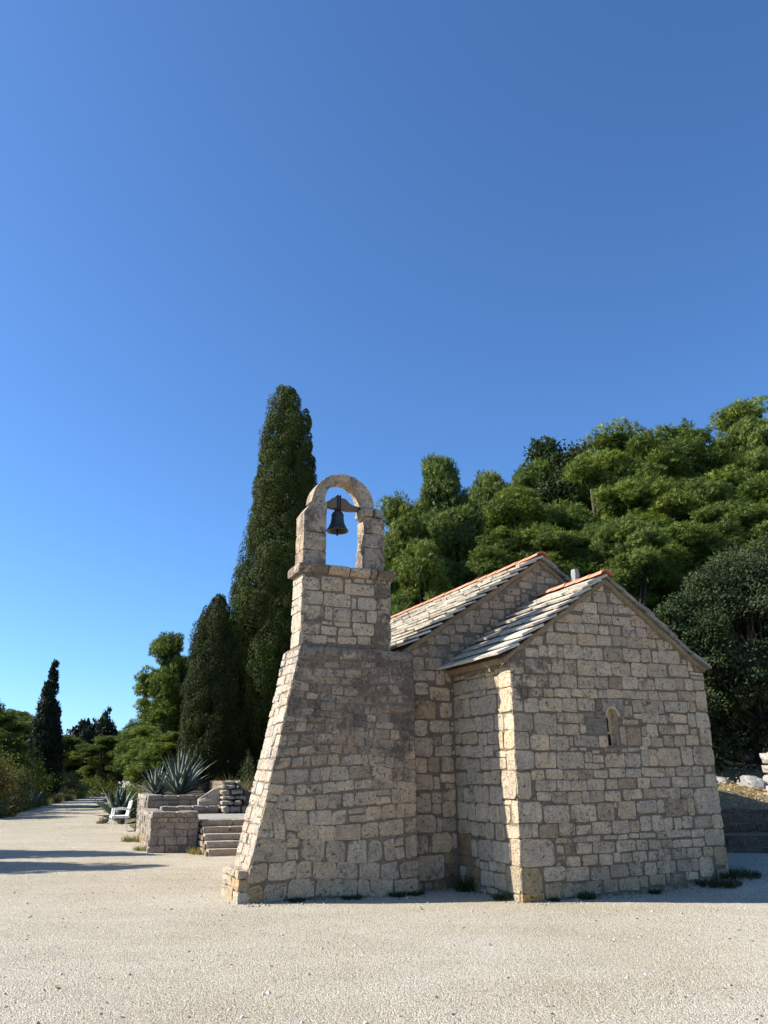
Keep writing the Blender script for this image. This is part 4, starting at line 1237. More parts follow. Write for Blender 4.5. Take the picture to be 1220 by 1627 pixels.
def cypress(label, x, y, z0, prof, seed, lump=0.26, n=900, leafL=0.12, per=90, col=(0.026, 0.042, 0.017), spikes=(), lean=(0, 0), group=None, leans=None):
    """columnar crown made of small upright sprays; prof: (height, radius)"""
    global nrng
    nrng = np.random.default_rng(seed)
    r = random.Random(seed)
    root = empty('cypress_tree', (x, y, z0), 0, label=label, cat='tree', group=group)
    hs, rs = np.array([p[0] for p in prof]), np.array([p[1] for p in prof])
    ph = [r.uniform(0, 6.28) for _ in range(6)]
    H = hs[-1]
    T, C = [], []
    def body(n, hs, rs, ox, oy, tw_):
        area = np.interp(np.linspace(hs[0], hs[-1], 200), hs, rs) + 0.08
        cdf = np.cumsum(area) / area.sum()
        zz = np.interp(nrng.random(n), cdf, np.linspace(hs[0], hs[-1], 200))
        th = nrng.random(n) * 2 * math.pi
        R = np.interp(zz, hs, rs)
        R = R * (1 + 0.10 * np.sin(3 * th + zz * 0.9 + ph[0]) + 0.08 * np.sin(5 * th - zz * 1.7 + ph[1]) + 0.05 * np.sin(2 * th + zz * 3.1 + ph[2]))
        R = R * (0.84 + 0.24 * nrng.random(n))
        ax = ox + lean[0] * (zz / H) + 0.05 * np.sin(zz * .8)
        ay = oy + lean[1] * (zz / H)
        c = np.stack([ax + np.cos(th) * R, ay + np.sin(th) * R, zz], 1)
        outw = np.stack([np.cos(th), np.sin(th), np.zeros(n)], 1)
        lr = lump * (0.55 + 0.9 * nrng.random(n)) * np.clip(R / 0.4, 0.45, 1.0)
        for i in range(n):
            s = sph(per)
            s = np.where((s @ outw[i])[:, None] < -.35, -s, s)
            P = c[i] + s * np.array([lr[i], lr[i], lr[i] * 1.25]) * (0.88 + 0.16 * nrng.random((per, 1)))
            D = unit(s * 0.35 + np.array([0, 0, 0.9]) + nrng.normal(size=s.shape) * .3)
            T.append(needles(P, D, 1, leafL, leafL * .7, .3, s, .25))
            k = 0.72 + 0.6 * r.random()
            C.append(np.repeat(np.array(col)[None] * k * np.array([1 + .25 * r.random(), 1, 1]), per * 3, 0) * (0.8 + 0.4 * np.repeat(nrng.random((per, 1)), 3, 0)))
    body(n, hs, rs, 0, 0, 0)
    for (ox, oy, h0, h1, rr, nn) in spikes:
        body(nn, np.array([h0, h0 + (h1 - h0) * .5, h1]), np.array([rr, rr * .8, 0.08]), ox, oy, 0)
    tri_mesh('crown', np.concatenate(T), 'cypress', root, np.concatenate(C))
    # added solid hull inside the crown to block light, coloured dark for inner shade
    mb = MB()
    pts = [(lean[0] * h_ / H, lean[1] * h_ / H, h_) for h_ in hs]
    mb.tube(pts, [max(.03, rr * .72) for rr in rs], 10)
    o = mb.build('light_block_hull', 'hull_shade', root, True)
    trunk_mesh(root, (0, 0, -.4), (lean[0] * .6, lean[1] * .6, H * .6), 0.2, 0.05, (), seed, .05)
    return root

def bush(label, x, y, z0, rx, h_, seed, cols, n=60, per=26, L=0.13, Wd=0.07, name='bush', group=None, ry=None, cat='bush', mat='leaf', k=2, needle=False):
    global nrng
    nrng = np.random.default_rng(seed)
    r = random.Random(seed)
    root = empty(name, (x, y, z0), 0, label=label, cat=cat, group=group)
    ry = ry or rx
    T, C, limbs = [], [], []
    for i in range(n):
        e = sph(1)[0]
        e[2] = abs(e[2])
        q = e * np.array([rx, ry, h_ * 0.92]) * (r.uniform(.55, .95))
        rc = r.uniform(.16, .30) * min(rx, h_) * 0.9 + .05
        s = sph(per)
        P = q + s * rc * (0.5 + .5 * nrng.random((per, 1)))
        P[:, 2] = np.maximum(P[:, 2], 0.0)
        D = unit(s + np.array([0, 0, .5]))
        t = needles(P, D, k * 2, L, Wd, .5) if needle else leaves(P, unit(s * .4 + nrng.normal(size=s.shape)), k, L, Wd, .4, unit(s + np.array([0, 0, .4])))
        T.append(t)
        c = np.array(cols[r.randrange(len(cols))]) * r.uniform(.75, 1.25)
        C.append(np.repeat(c[None] * (0.8 + 0.4 * nrng.random((len(t) // 6, 1))), 6, 0))
        if i < 10: limbs.append(tuple(q * .9))
    tri_mesh('crown', np.concatenate(T), mat, root, np.concatenate(C))
    mb = MB()
    for e in limbs:
        mb.tube([(r.uniform(-.1, .1), r.uniform(-.1, .1), -.1), (e[0] * .5, e[1] * .5, e[2] * .45), e], [.03, .022, .008], 5)
    mb.build('stems', 'bark', root, True)
    return root

n_ = NT('cypress_hull_shade', 0.95, 0.05)  # colour of the light-blocking hull, crown shade put into it
M['hull_shade'] = n_.done(n_.ramp(n_.noise(9, 5, .7), [(0.3, (0.012, 0.014, 0.008)), (0.7, (0.03, 0.034, 0.016))]))

# tall cypress behind the tower, second one to its left
cypress('tallest cypress, a dark column rising behind the bell tower', -3.9, 28.3, 1.1,
        [(1.0, 0.35), (1.8, 0.8), (2.8, 1.2), (4.0, 1.34), (5.5, 1.34), (7.0, 1.25), (9.0, 1.12), (11.0, 0.92), (12.6, 0.70), (13.8, 0.50), (14.8, 0.34), (15.35, 0.18)], 5,
        lump=0.27, n=1450, leafL=0.06, per=190, col=(0.040, 0.060, 0.012), spikes=((0.80, 0.1, 9.0, 14.5, 0.36, 130), (-0.72, -.3, 8.5, 12.9, 0.32, 90)))
cypress('second cypress, shorter and tapering, left of the tallest one', -5.9, 27.6, 1.05,
        [(0.5, 0.55), (1.0, 0.82), (2.2, 0.96), (3.4, 0.86), (4.7, 0.64), (5.7, 0.45), (6.3, 0.26), (6.7, 0.12)], 6,
        lump=0.21, n=850, leafL=0.055, per=140, col=(0.034, 0.047, 0.013), spikes=((-.45, 0.1, 3.5, 6.2, 0.3, 80),))
cypress('distant slender cypress with a pointed tip above the bushes', -23.0, 55, 0.3,
        [(0.4, 0.9), (1.5, 1.05), (3.0, 0.9), (4.4, 0.62), (6.2, 0.36), (7.8, 0.17), (8.9, 0.03)], 7, lump=0.3, n=380, leafL=0.2, per=55, col=(0.020, 0.030, 0.018))

PG = 'pines on the hillside'
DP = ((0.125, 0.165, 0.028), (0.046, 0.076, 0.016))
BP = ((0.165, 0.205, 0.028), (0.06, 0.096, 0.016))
for key, cols, cb, tp, nl, sd in (('dome0', BP, .10, .15, 21, 501), ('dome1', BP, .08, .2, 20, 502), ('deep0', DP, .08, .2, 21, 503), ('deep1', DP, .1, .15, 20, 504),
                                 ('slim0', DP, .06, .62, 22, 505), ('slim1', BP, .06, .6, 22, 506)):
    pine_proto(key, cols, cb, tp, nl, sd)
pine_proto('dark0', ((0.03, 0.045, 0.02), (0.022, 0.035, 0.018)), .1, .5, 12, 507, 12)
PROTO['dark1'] = PROTO['dark0']
hill = [  # label, x, y, top, rx, lobes, cols, needle length
    ('highest pine at the right border of the picture', 23.4, 46, 24.3, 4.6, 16, BP, .26),
    ('far pine peeping over the right border skyline', 27.5, 53, 25.5, 4.2, 13, DP, .28),
    ('far pine behind the broad skyline pine', 20.5, 50, 23.2, 3.6, 12, DP, .28),
    ('broad pine on the skyline next to the highest pine', 18.0, 44, 21.8, 4.0, 15, BP, .26),
    ('rounded pine on the skyline above the chancel ridge', 13.7, 42, 20.8, 4.1, 16, BP, .26),
    ('slim pine on the skyline left of the dark oak', 5.9, 42, 17.9, 2.5, 11, DP, .26),
    ('upright pine on the skyline nearest the bell arch', 2.75, 36, 16.3, 2.5, 12, DP, .23),
    ('pine just right of the bell arch, partly behind it', 0.6, 30.5, 12.3, 2.1, 11, DP, .2),
    ('bright pine below the rounded skyline pine', 10.2, 36, 16.4, 3.2, 15, BP, .23),
    ('wide sunlit pine above the right end of the chancel', 12.7, 34.5, 14.6, 3.2, 15, BP, .22),
    ('sunlit pine under the broad skyline pine at the right', 17.0, 36, 15.6, 3.4, 14, BP, .23),
    ('pine above the nave roof, behind its ridge tiles', 6.0, 34, 14.0, 2.9, 14, DP, .22),
    ('pine rising behind the left part of the nave roof', 3.1, 30, 11.7, 2.4, 13, DP, .2),
    ('yellow green young pine directly behind the chancel ridge', 8.8, 27, 10.2, 2.1, 13, ((0.125, 0.16, 0.026), (0.08, 0.12, 0.024)), .18),
    ('low pine behind the nave gable peak', 6.3, 28, 10.1, 2.1, 12, BP, .19),
    ('small pine filling the gap between tower and nave ridge', 1.2, 25.5, 9.0, 1.7, 11, BP, .17),
    ('small pine over the middle of the nave ridge', 3.7, 27, 9.2, 2.0, 12, DP, .18),
    ('dim pine deep between the young pine and the dark trees', 12.0, 29.5, 10.8, 2.6, 13, DP, .2),
    ('pine seen just over the chancel ridge tiles', 9.4, 31.5, 11.6, 2.4, 13, DP, .2),
    ('shaded pine behind the dark trees at the right', 15.9, 32, 12.5, 2.8, 12, DP, .21),
]
for i, (lb, x, y, tp, rx, nl, cols, L) in enumerate(hill):
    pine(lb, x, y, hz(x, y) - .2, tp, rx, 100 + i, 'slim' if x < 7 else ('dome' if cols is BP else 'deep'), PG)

_sk = []
for u, v in ((600, 830), (615, 815), (650, 800), (690, 745), (740, 762), (765, 775), (850, 722), (905, 742), (960, 708), (1000, 692), (1110, 690), (1150, 665), (1190, 652), (1260, 650)):
    a, b = (u - 610) / 1238, (813.5 - v) / 1238
    yy = 0.9467 - 0.3223 * b
    _sk.append((a / yy, (0.3223 + 0.9467 * b) / yy))
r = random.Random(55)
for k in range(30):
    y = (r.uniform(40, 46), r.uniform(33, 39), r.uniform(28, 32))[k % 3]
    x = (0.04 + 0.50 * ((k // 3) + r.uniform(.1, .9)) / 10) * y
    top = 1.6 + y * float(np.interp(x / y, [q[0] for q in _sk], [q[1] for q in _sk])) - (r.uniform(.6, 1.8), r.uniform(2.0, 4.0), r.uniform(3.0, 5.5))[k % 3]
    pine('pine deep in the dense hillside canopy, mostly hidden by nearer pines', x, y, hz(x, y) - .2, max(top, hz(x, y) + 3), r.uniform(2.2, 3.2), 150 + k, r.choice(('dome', 'deep', 'deep')), PG)
# dark oak on the skyline, dark evergreens right of the chancel
OK = ((0.036, 0.054, 0.02), (0.050, 0.068, 0.026), (0.028, 0.042, 0.016))
def oak(label, x, y, z0, top, rx, seed, nl, per, L, cols=OK, cb=.25, group=None, ncl=14):
    global nrng
    nrng = np.random.default_rng(seed)
    r = random.Random(seed)
    root = empty('oak_tree', (x, y, z0), 0, label=label, cat='tree', group=group)
    H = top - z0
    zb = H * cb
    T, C, limbs = [], [], []
    for i in range(nl):
        d = sph(1)[0]
        if i == 0: d = np.array([0, 0, 1.])
        rl = rx * r.uniform(.2, .45)
        c = np.array([d[0] * (rx - rl * .7), d[1] * (rx - rl * .7), (H + zb) / 2 + d[2] * ((H - zb) / 2 - rl * .7)])
        limbs.append(tuple(c))
        P = c + sph(90) * rl * .75 * nrng.random((90, 1))
        t = leaves(P, sph(90), 2, L * 2.2, L * 1.6, .6)
        T.append(t); C.append(np.repeat(np.array(cols[0])[None], len(t), 0))
        for j in range(ncl):
            e = sph(1)[0]
            q = c + e * rl * r.uniform(.7, 1)
            rc = r.uniform(.26, .5) * max(.75, min(1.2, rx / 2))
            s = sph(per)
            s[:, 2] = np.where(s[:, 2] < -.2, -s[:, 2], s[:, 2])
            P = q + s * rc * (.75 + .25 * nrng.random((per, 1)))
            t = leaves(P, unit(s * .4 + np.array([0, 0, .2]) + nrng.normal(size=s.shape) * .7), 2, L, L * .6, .4, unit(s + np.array([0, 0, .3])))
            T.append(t)
            cc = np.array(cols[r.randrange(len(cols))]) * r.uniform(.6, 1.6)
            C.append(np.repeat(cc[None] * (.75 + .5 * nrng.random((len(t) // 6, 1))), 6, 0))
    tri_mesh('crown', np.concatenate(T), 'leaf', root, np.concatenate(C))
    trunk_mesh(root, (0, 0, -.4), (0, 0, H * .8), .06 + H * .014, .04, limbs, seed)
oak('dark round oak breaking the skyline between the pines', 9.6, 43, hz(9.6, 43), 20.0, 3.7, 201, 20, 42, .26)
oak('large dark evergreen oak beside the right eave of the chancel', 9.8, 20.8, hz(9.8, 20.8), 7.2, 1.8, 202, 30, 50, .09, ((0.042, 0.056, 0.025), (0.06, 0.072, 0.034), (0.030, 0.042, 0.018)), .06, ncl=16)
oak('smaller dark evergreen crowding the chancel corner', 7.8, 20.4, hz(7.8, 20.4), 5.9, 1.25, 203, 20, 50, .09, OK, .02, ncl=16)
oak('tall dark evergreen at the right border behind the pillar', 11.9, 22.6, hz(11.9, 22.6), 8.3, 2.0, 204, 22, 46, .105, OK, .06)
oak('dark evergreen scrub low behind the litter slope', 9.2, 22.8, hz(9.2, 22.8), 5.0, 1.9, 205, 12, 46, .095, OK, .0)

oak('dark thicket closing the view under the tall cypress', -3.4, 34.0, 0.6, 6.0, 2.8, 206, 18, 46, .13, OK, .0)
oak('dark thicket behind the second cypress', -7.2, 35.0, 0.6, 4.2, 2.0, 207, 14, 46, .13, OK, .0)
# left side: pine, shrubs, far trees
pine('layered pine standing left of the second cypress', -9.75, 36, 0.6, 7.7, 1.6, 301, 'dome')
pine('pine top between the two cypresses', -5.4, 33, 0.9, 9.3, 1.7, 302, 'dome')
SH1 = ((0.11, 0.14, 0.03), (0.08, 0.11, 0.026), (0.14, 0.165, 0.04))
SH2 = ((0.12, 0.125, 0.042), (0.17, 0.145, 0.05), (0.12, 0.105, 0.04), (0.19, 0.135, 0.05))
SHG = ((0.14, 0.155, 0.06), (0.12, 0.135, 0.055), (0.165, 0.17, 0.075))
RED = ((0.15, 0.075, 0.04), (0.10, 0.075, 0.035), (0.08, 0.08, 0.03))
pine('bushy young pine behind the small agave', -10.7, 39.5, 0.4, 4.5, 1.9, 303, 'dome')
pine('bright young pine at the bend of the track', -12.9, 45, 0.4, 5.0, 1.8, 304, 'dome')
pine('low bright pine shrub left of the big agave', -8.6, 33.5, 0.5, 3.3, 1.35, 305, 'dome')
bush('dry reddish brown shrub behind the big agave', -7.6, 31, 0.9, .8, 1.7, 306, RED, 40, 24, .10, .03)
bush('dark shrub under the tall cypress', -4.0, 30.5, 1.0, 2.0, 2.6, 307, OK, 70, 30, .11, .06)
bush('dark shrub behind the stacked dry wall', -2.2, 28.5, 1.0, 1.8, 2.4, 308, OK, 60, 30, .11, .06)
bush('dark shrub in the shade below the second cypress', -6.9, 30.0, 0.9, 1.3, 1.6, 309, OK, 45, 28, .10, .06)
bush('olive brown shrub mass at the left border by the track', -17.6, 35.0, 0.2, 1.75, 3.1, 310, SH2, 110, 34, .13, .075)
bush('tall olive shrub behind the left border shrub', -20.0, 39, 0.4, 2.6, 4.2, 311, SH2 + SH1, 100, 30, .15, .09)
bush('rounded grey green shrub along the track', -20.6, 45, 0.3, 1.7, 2.2, 312, SHG, 70, 30, .13, .07)
bush('shrub with rusty red leaves on the left bank', -19.3, 41, 0.2, 1.2, 1.9, 313, RED + SH2, 55, 28, .12, .07)
bush('small rusty shrub farther along the track', -23.2, 53.5, 0.3, 1.4, 2.2, 314, RED + SHG, 50, 26, .14, .08)
bush('pale green shrub where the track disappears', -25.2, 65, 0.4, 2.0, 1.9, 315, SHG, 50, 26, .16, .09)
bush('green shrub under the slender cypress', -22.0, 49, 0.4, 2.3, 3.6, 316, SH1, 80, 28, .16, .09)
pine('yellow green pine left of the slender cypress', -22.6, 47.5, 0.4, 5.3, 2.2, 317, 'dome')
pine('round pine right of the slender cypress', -25.6, 60, 0.3, 5.7, 2.5, 318, 'deep')
pine('light green pine at the far end of the track', -16.2, 58, 0.3, 5.2, 2.5, 319, 'dome')
pine('dark conifer at the left border above the shrubs', -21.6, 43, 0.4, 6.2, 1.5, 320, 'dark')
cypress('far dark conifer with the higher tip', -27.6, 80, 0.3, [(0.3, 1.7), (2.5, 1.5), (4.5, .95), (6.0, .45), (7.6, .08)], 321, lump=.4, n=160, leafL=.34, per=40, col=(0.018, 0.028, 0.018))
cypress('far dark conifer with the lower, broader tip', -29.4, 80, 0.3, [(0.3, 2.0), (2.5, 1.9), (4.4, 1.4), (5.8, .7), (6.9, .1)], 322, lump=.4, n=190, leafL=.34, per=40, col=(0.018, 0.028, 0.018))
pine('pine beyond the track filling the gap to the far conifers', -28.5, 86, 0.3, 6.0, 3.2, 323, 'deep')
pine('wide pine beyond the bend under the layered pine', -15.0, 56, 0.3, 6.2, 3.0, 324, 'dome')
pine('pale green pine closing the far end of the track', -25.3, 73, 0.3, 5.0, 2.7, 327, 'dome')
pine('round green pine beside the far end of the track', -21.2, 71, 0.3, 4.9, 2.6, 328, 'deep')
pine('low green pine on the far left of the track end', -30.2, 76, 0.3, 5.2, 2.8, 329, 'dome')
pine('far pine behind the layered pine', -12.0, 48, 0.4, 6.5, 2.4, 325, 'dome')
pine('far pine left of the slender cypress', -30.0, 66, 0.4, 6.5, 3.0, 326, 'deep')
for k, (x, y, rx, hh, cl, lb) in enumerate(((-10.7, 37.8, 1.0, 1.3, SH1, 'low green shrub hiding the foot of the young pine'), (-9.7, 35.2, .9, .9, SHG, 'low pale shrub behind the dark agave'), (-12.9, 43.8, 1.1, 1.2, SH1, 'low shrub where the track starts to bend'),
        (-17.2, 37.2, 1.0, 1.5, SH2, 'brown green shrub between two pale agaves'), (-18.8, 42.3, .9, 1.2, SHG, 'small pale shrub under the rusty one'), (-21.6, 50, 1.2, 1.4, SH2, 'low shrub past the bright agaves'), (-24.3, 58, 1.5, 1.5, SHG, 'far low shrub on the left bank'),
        (-15.3, 50.5, 1.4, 1.5, SH1, 'low shrub on the inside of the bend'), (-17.2, 60, 1.8, 1.6, SH1, 'far low shrub on the inside of the bend'), (-9.9, 33.2, .8, .8, SHG, 'small shrub touching the low bright pine'), (-9.7, 37.0, 1.2, 1.6, SH1, 'leafy shrub between the dark agave and the young pine'))):
    bush(lb, x, y, 0.1, rx, hh, 340 + k, cl, 45, 26, .12, .065)
# trees beyond the left border whose shadows cross the gravel
cypress('cypress beyond the left border casting the nearer shadow', -15.0, 15.8, 0.0, [(0.3, 1.0), (1.5, 1.4), (3.5, 1.25), (5.5, .7), (7.3, .1)], 331, lump=.3, n=300, leafL=.16, per=60, col=(0.03, 0.045, 0.017))
cypress('cypress beyond the left border casting the farther shadow', -15.8, 18.4, 0.0, [(0.3, 1.0), (1.5, 1.4), (3.2, 1.2), (5.4, .65), (7.3, .1)], 332, lump=.3, n=300, leafL=.16, per=60, col=(0.03, 0.045, 0.017))
bush('shrub beyond the left border shading the gravel', -13.6, 16.6, 0.0, 1.6, 3.0, 333, SH1, 70, 26, .13, .07)

# ------------------------------------------------------------------ agaves
def agave(label, x, y, z0, R, H, nl, seed, col=(0.17, 0.235, 0.20), group=None, broad=1.0):
    r = random.Random(seed)
    root = empty('agave', (x, y, z0), 0, label=label, cat='agave', group=group)
    for i in range(nl):
        f = (i + .5) / nl
        el = R_(12 + 74 * f ** 0.9 + r.uniform(-6, 6))
        az = i * 2.39996 + r.uniform(-.25, .25)
        ln = (0.72 + 0.38 * math.sin(math.pi * min(1, f * .9))) * r.uniform(.85, 1.12) * math.hypot(R, H) * .78
        w = ln * 0.064 * broad * r.uniform(.9, 1.15)
        droop = r.uniform(0.0, 0.35) * (1 - f) + (0.55 if r.random() < .06 else 0)
        V, F = [], []
        p = Vector((math.cos(az) * .05, math.sin(az) * .05, 0.02 + f * .1))
        rad = Vector((math.cos(az), math.sin(az), 0))
        sd = Vector((-math.sin(az), math.cos(az), 0))
        n = 6
        prof = (0.75, 1.0, 1.05, .85, .55, .25, .02)
        for k in range(n + 1):
            a = el - droop * (k / n) ** 2 * 2.2
            d = rad * math.cos(a) + Vector((0, 0, 1)) * math.sin(a)
            up = -rad * math.sin(a) + Vector((0, 0, 1)) * math.cos(a)
            hw = w * prof[k]
            V += [tuple(p - sd * hw + up * hw * .35), tuple(p - up * hw * .12), tuple(p + sd * hw + up * hw * .35), tuple(p + up * hw * .12)]
            p = p + d * ln / n
        for k in range(n):
            for j in range(4):
                a, b = k * 4 + j, k * 4 + (j + 1) % 4
                F.append((a, b, b + 4, a + 4))
        kk = r.uniform(.8, 1.2)
        c = tuple(q * kk for q in col)
        if r.random() < .06: c = (0.36, 0.33, 0.25)
        mesh('leaf', V, F, 'agave', root, c, smooth=True)
    return root
p = tw(1.15, 6.0)
agave('big blue green agave growing above the planter wall', -6.25, 25.4, 1.06, 1.0, 1.22, 62, 41, (0.125, 0.160, 0.125))
agave('second smaller agave overlapping the big agave on its left', -7.1, 25.9, 1.02, .85, .75, 40, 45, (0.11, 0.145, 0.115))
agave('dark broad leaved agave beside the white chair', -9.75, 30.7, 0.05, 1.1, 1.1, 46, 42, (0.085, 0.13, 0.09), broad=1.7)
for k, (x, y, s_, lb) in enumerate(((-16.1, 33.6, .8, 'pale agave at the left border beside the track'), (-16.5, 35.8, .65, 'pale agave second from the left border'), (-17.5, 39.0, .6, 'small agave between the tall grass and the track'),
                                 (-19.3, 45.0, .75, 'bright agave under the grey green shrub'), (-20.1, 48.0, .7, 'bright agave beyond the grey green shrub'))):
    agave(lb, x, y, 0.1, s_, s_ * 1.1, 18, 50 + k, (0.22, 0.28, 0.24), broad=1.3)
mbk = empty('agave_stones', (-10.15, 30.6, 0), 0, label='few pale stones at the foot of the dark agave', cat='stones')
for k in range(5):
    a, b = rng.uniform(-.5, .4), rng.uniform(-.2, .3)
    rough_block('stone', (a, b, -.03), (a + .28, b + .25, rng.uniform(.12, .26)), mbk, 'stone', .03, .05, 2, (0.46, 0.40, 0.32), 0)

# ------------------------------------------------------------------ weeds and dry grass
def tuft(label, x, y, z0, R, h_, n, seed, col, name='weed', cat='weed', group=None, mat='weed', wd=.012):
    global nrng
    nrng = np.random.default_rng(seed)
    a = nrng.random(n) * 6.283
    q = R * np.sqrt(nrng.random(n))
    P = np.stack([np.cos(a) * q, np.sin(a) * q, np.zeros(n)], 1)
    D = unit(np.stack([np.cos(a) * .5, np.sin(a) * .5, np.ones(n)], 1))
    T = needles(P, D, 3, h_, wd, .35)
    T[:, 2] = np.maximum(T[:, 2], -.02)
    C = np.repeat(np.array(col)[None] * (.6 + .8 * nrng.random((n, 1))), 9, 0)
    o = tri_mesh(name, T, mat, None, C)
    o.location = (x, y, z0)
    return tag(o, label, cat, group)
def bw(X, Y): return (BX + X * math.cos(TH) - Y * math.sin(TH), BY + X * math.sin(TH) + Y * math.cos(TH))
GW_ = (0.045, 0.06, 0.022)
for k, (X, Y, R, hh, lb) in enumerate(((-2.75, 1.33, .10, .08, 'weed against the buttress foot near its sunlit corner'), (-1.95, 1.33, .15, .07, 'flat dark weed at the middle of the buttress foot'), (-1.25, 1.33, .13, .09, 'dark weed at the buttress foot near the chapel'),
                                     (-0.95, 1.36, .14, .09, 'dark weed where buttress and nave meet'), (-0.12, 1.35, .10, .30, 'tall green weed in the corner between nave and chancel'), (-0.1, 0.35, .10, .13, 'dark weed beside the sunlit chancel corner'),
                                     (0.98, -0.1, .10, .12, 'round dark weed under the chancel gable'), (0.45, -0.08, .06, .06, 'tiny weed near the ochre corner stone'), (2.2, -0.08, .08, .08, 'small weed further along the gable foot'))):
    p = bw(X, Y)
    tuft(lb, p[0], p[1], gz(*p), R * .9, hh * .7, 90, 400 + k, GW_, wd=.016)
for k, (X, Y, R, hh, lb) in enumerate(((3.35, -.15, .32, .10, 'dark mat of weeds at the right foot of the gable'), (3.85, .05, .40, .13, 'larger mat of dark weeds round the right gable corner'))):
    p = bw(X, Y)
    tuft(lb, p[0], p[1], gz(*p) - .01, R, hh * .75, 300, 420 + k, (0.040, 0.050, 0.02), wd=.016)
DG = (0.26, 0.21, 0.10)
p = tw(1.1, -.5); tuft('dry grass in the corner between parapet and steps', p[0], p[1], 0, .3, .14, 160, 431, DG)
p = tw(-.1, .6); tuft('dry grass at the foot of the parapet end', p[0], p[1], 0, .18, .12, 100, 432, (0.2, 0.18, 0.09))
p = tw(-.1, 3.6); tuft('greenish grass beside the terrace side wall', p[0], p[1], 0, .32, .15, 150, 433, (0.15, 0.15, 0.07))
p = tw(2.7, 4.9); tuft('tall dry grass on top of the dry stone wall end', p[0], p[1], 1.1, .5, .5, 160, 434, (0.15, 0.13, 0.07))
# grass along the left bank
T, C = [], []
nrng = np.random.default_rng(77)
E_ = [(-15.6, 30), (-15.9, 34.5), (-20.3, 49.6), (-26, 74)]
for (x0, y0), (x1, y1) in zip(E_, E_[1:]):
    n = 2600
    f = nrng.random(n)
    off = nrng.random(n) ** 1.5 * 2.2
    d = np.array([x1 - x0, y1 - y0]); d = d / np.linalg.norm(d)
    P = np.stack([x0 + (x1 - x0) * f - d[1] * off, y0 + (y1 - y0) * f + d[0] * off, .04 + off * .14], 1)
    t = needles(P, np.tile([0, 0, 1.], (n, 1)), 2, .32, .03, .35)
    T.append(t)
    c = np.where(nrng.random((n, 1)) < .6, np.array([[0.16, 0.14, 0.06]]), np.array([[0.07, 0.085, 0.03]]))
    C.append(np.repeat(c, 6, 0))
o = tri_mesh('bank_grass', np.concatenate(T), 'weed', None, np.concatenate(C))
tag(o, 'dry grass growing along the left edge of the track', 'grass', kind='stuff')
# fallen leaves on the sunlit slope
n = 5000
x = 5.2 + nrng.random(n) * 7
y = 17.1 + nrng.random(n) * 4.2
P = np.stack([x, y, np.array([hz(a, b) for a, b in zip(x, y)]) + .01], 1)
T = leaves(P, sph(n) * np.array([1, 1, .25]), 1, .085, .045, .1)
c = np.array([[0.46, 0.33, 0.17]]) * (.5 + .8 * nrng.random((n, 1)))
o = tri_mesh('fallen_leaves', T, 'weed', None, np.repeat(c, 6, 0))
tag(o, 'dry brown leaves covering the sunlit slope', 'leaves', kind='stuff')

# crumbled stone and soil gathered along the wall foot
nrng = np.random.default_rng(91)
T, C = [], []
for (X0, Y0, X1, Y1, m) in ((-3.5, 1.36, -0.9, 1.38, 700), (-0.86, 1.68, -0.02, 1.68, 260), (-0.04, 0.0, -0.04, 1.65, 350), (0.0, -0.03, 3.74, -0.03, 900)):
    f = nrng.random(m)
    off = nrng.random(m) ** 2.2 * 0.32
    dx, dy = X1 - X0, Y1 - Y0
    ll = math.hypot(dx, dy)
    nx, ny = dy / ll, -dx / ll
    if X0 == -0.04: nx, ny = -1, 0
    X, Y = X0 + dx * f + nx * off, Y0 + dy * f + ny * off
    x = BX + X * math.cos(TH) - Y * math.sin(TH)
    y = BY + X * math.sin(TH) + Y * math.cos(TH)
    rr = 0.006 + 0.022 * nrng.random(m) ** 3
    z = np.array([gz(a, b) for a, b in zip(x, y)])
    a0 = nrng.random(m) * 6.28
    pts = [np.stack([x + np.cos(a0 + q * 1.57) * rr * (.7 + .6 * nrng.random(m)), y + np.sin(a0 + q * 1.57) * rr * (.7 + .6 * nrng.random(m)), z - .003], 1) for q in range(4)]
    tp = np.stack([x, y, z + rr * (.5 + .5 * nrng.random(m))], 1)
    T.append(np.stack([np.stack([pts[q], pts[(q + 1) % 4], tp], 1) for q in range(4)], 1).reshape(-1, 3))
    c = np.array([[0.36, 0.29, 0.20]]) * (.45 + .9 * nrng.random((m, 1)))
    C.append(np.repeat(c, 12, 0))
o = tri_mesh('rubble', np.concatenate(T), 'slab', None, np.concatenate(C))
tag(o, 'crumbs of stone and mortar gathered along the wall foot', 'rubble', kind='stuff')


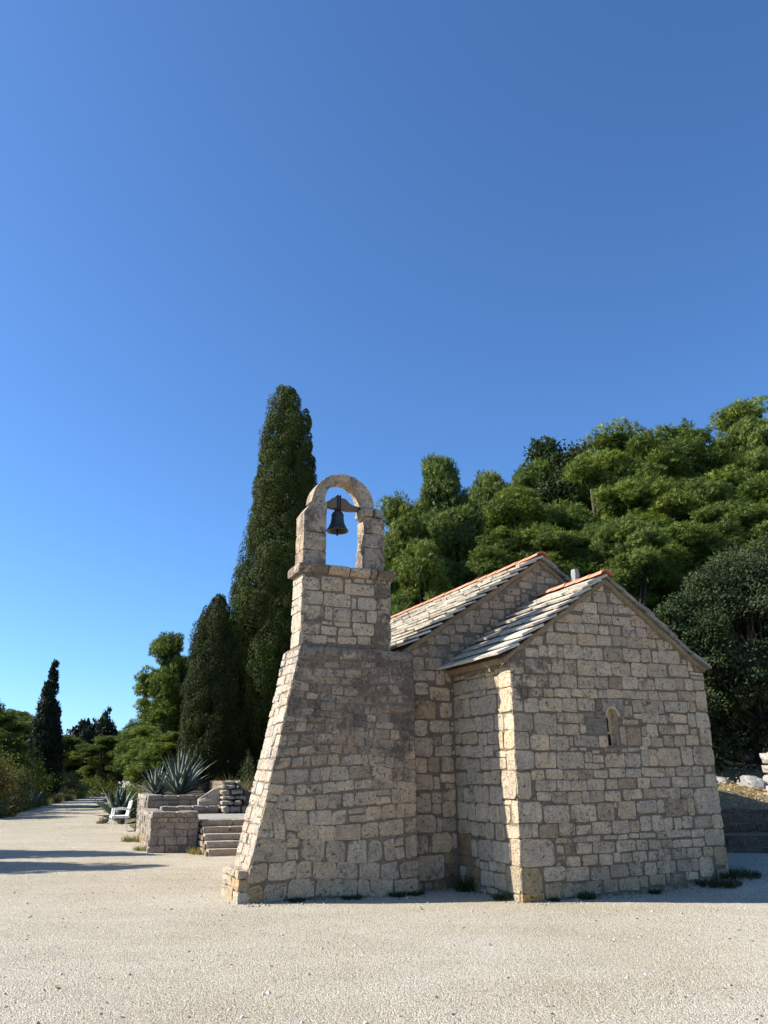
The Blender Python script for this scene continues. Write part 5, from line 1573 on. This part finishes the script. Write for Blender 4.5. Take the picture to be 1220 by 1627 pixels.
# stray leaves, twigs and bigger pebbles on the yard
nrng = np.random.default_rng(93)
n = 420
y = 6 + nrng.random(n) ** 1.3 * 11
x = (nrng.random(n) * 2 - 1) * y * 0.52
P = np.stack([x, y, np.array([gz(a, b) for a, b in zip(x, y)]) + .006], 1)
T = leaves(P, sph(n) * np.array([1, 1, .12]), 1, .045, .016, .08)
T[:, 2] = np.maximum(T[:, 2], np.array([gz(a, b) for a, b in T[:, :2]]) + .003)
c = np.array([[0.20, 0.15, 0.09]]) * (.4 + 1.2 * nrng.random((n, 1)))
o = tri_mesh('yard_leaves', T, 'weed', None, np.repeat(c, 6, 0))
tag(o, 'stray dry leaves and twigs on the gravel yard', 'leaves', kind='stuff')
n = 300
y = 5.9 + nrng.random(n) ** 1.4 * 12
x = (nrng.random(n) * 2 - 1) * y * 0.52
rr = 0.010 + 0.014 * nrng.random(n) ** 2
z = np.array([gz(a, b) for a, b in zip(x, y)])
a0 = nrng.random(n) * 6.28
ring = [np.stack([x + np.cos(a0 + q * 1.047) * rr * (.75 + .5 * nrng.random(n)), y + np.sin(a0 + q * 1.047) * rr * (.75 + .5 * nrng.random(n)), z - .002], 1) for q in range(6)]
tops = [np.stack([x + np.cos(a0 + q * 1.047) * rr * .55, y + np.sin(a0 + q * 1.047) * rr * .55, z + rr * (.5 + .4 * nrng.random(n))], 1) for q in range(6)]
cen = np.stack([x, y, z + rr * .8], 1)
tr = []
for q in range(6):
    q2 = (q + 1) % 6
    tr += [np.stack([ring[q], ring[q2], tops[q2]], 1), np.stack([ring[q], tops[q2], tops[q]], 1), np.stack([tops[q], tops[q2], cen], 1)]
T = np.stack(tr, 1).reshape(-1, 3)
c = np.array([[0.62, 0.55, 0.44]]) * (.6 + .4 * nrng.random((n, 1)))
o = tri_mesh('yard_pebbles', T, 'slab', None, np.repeat(c, 54, 0))
tag(o, 'scattered larger pebbles on the gravel yard', 'pebbles', kind='stuff')
bush('low shrub under the pine at the end of the track', -24.6, 71, 0.1, 2.4, 1.8, 360, SH1, 50, 26, .16, .09)
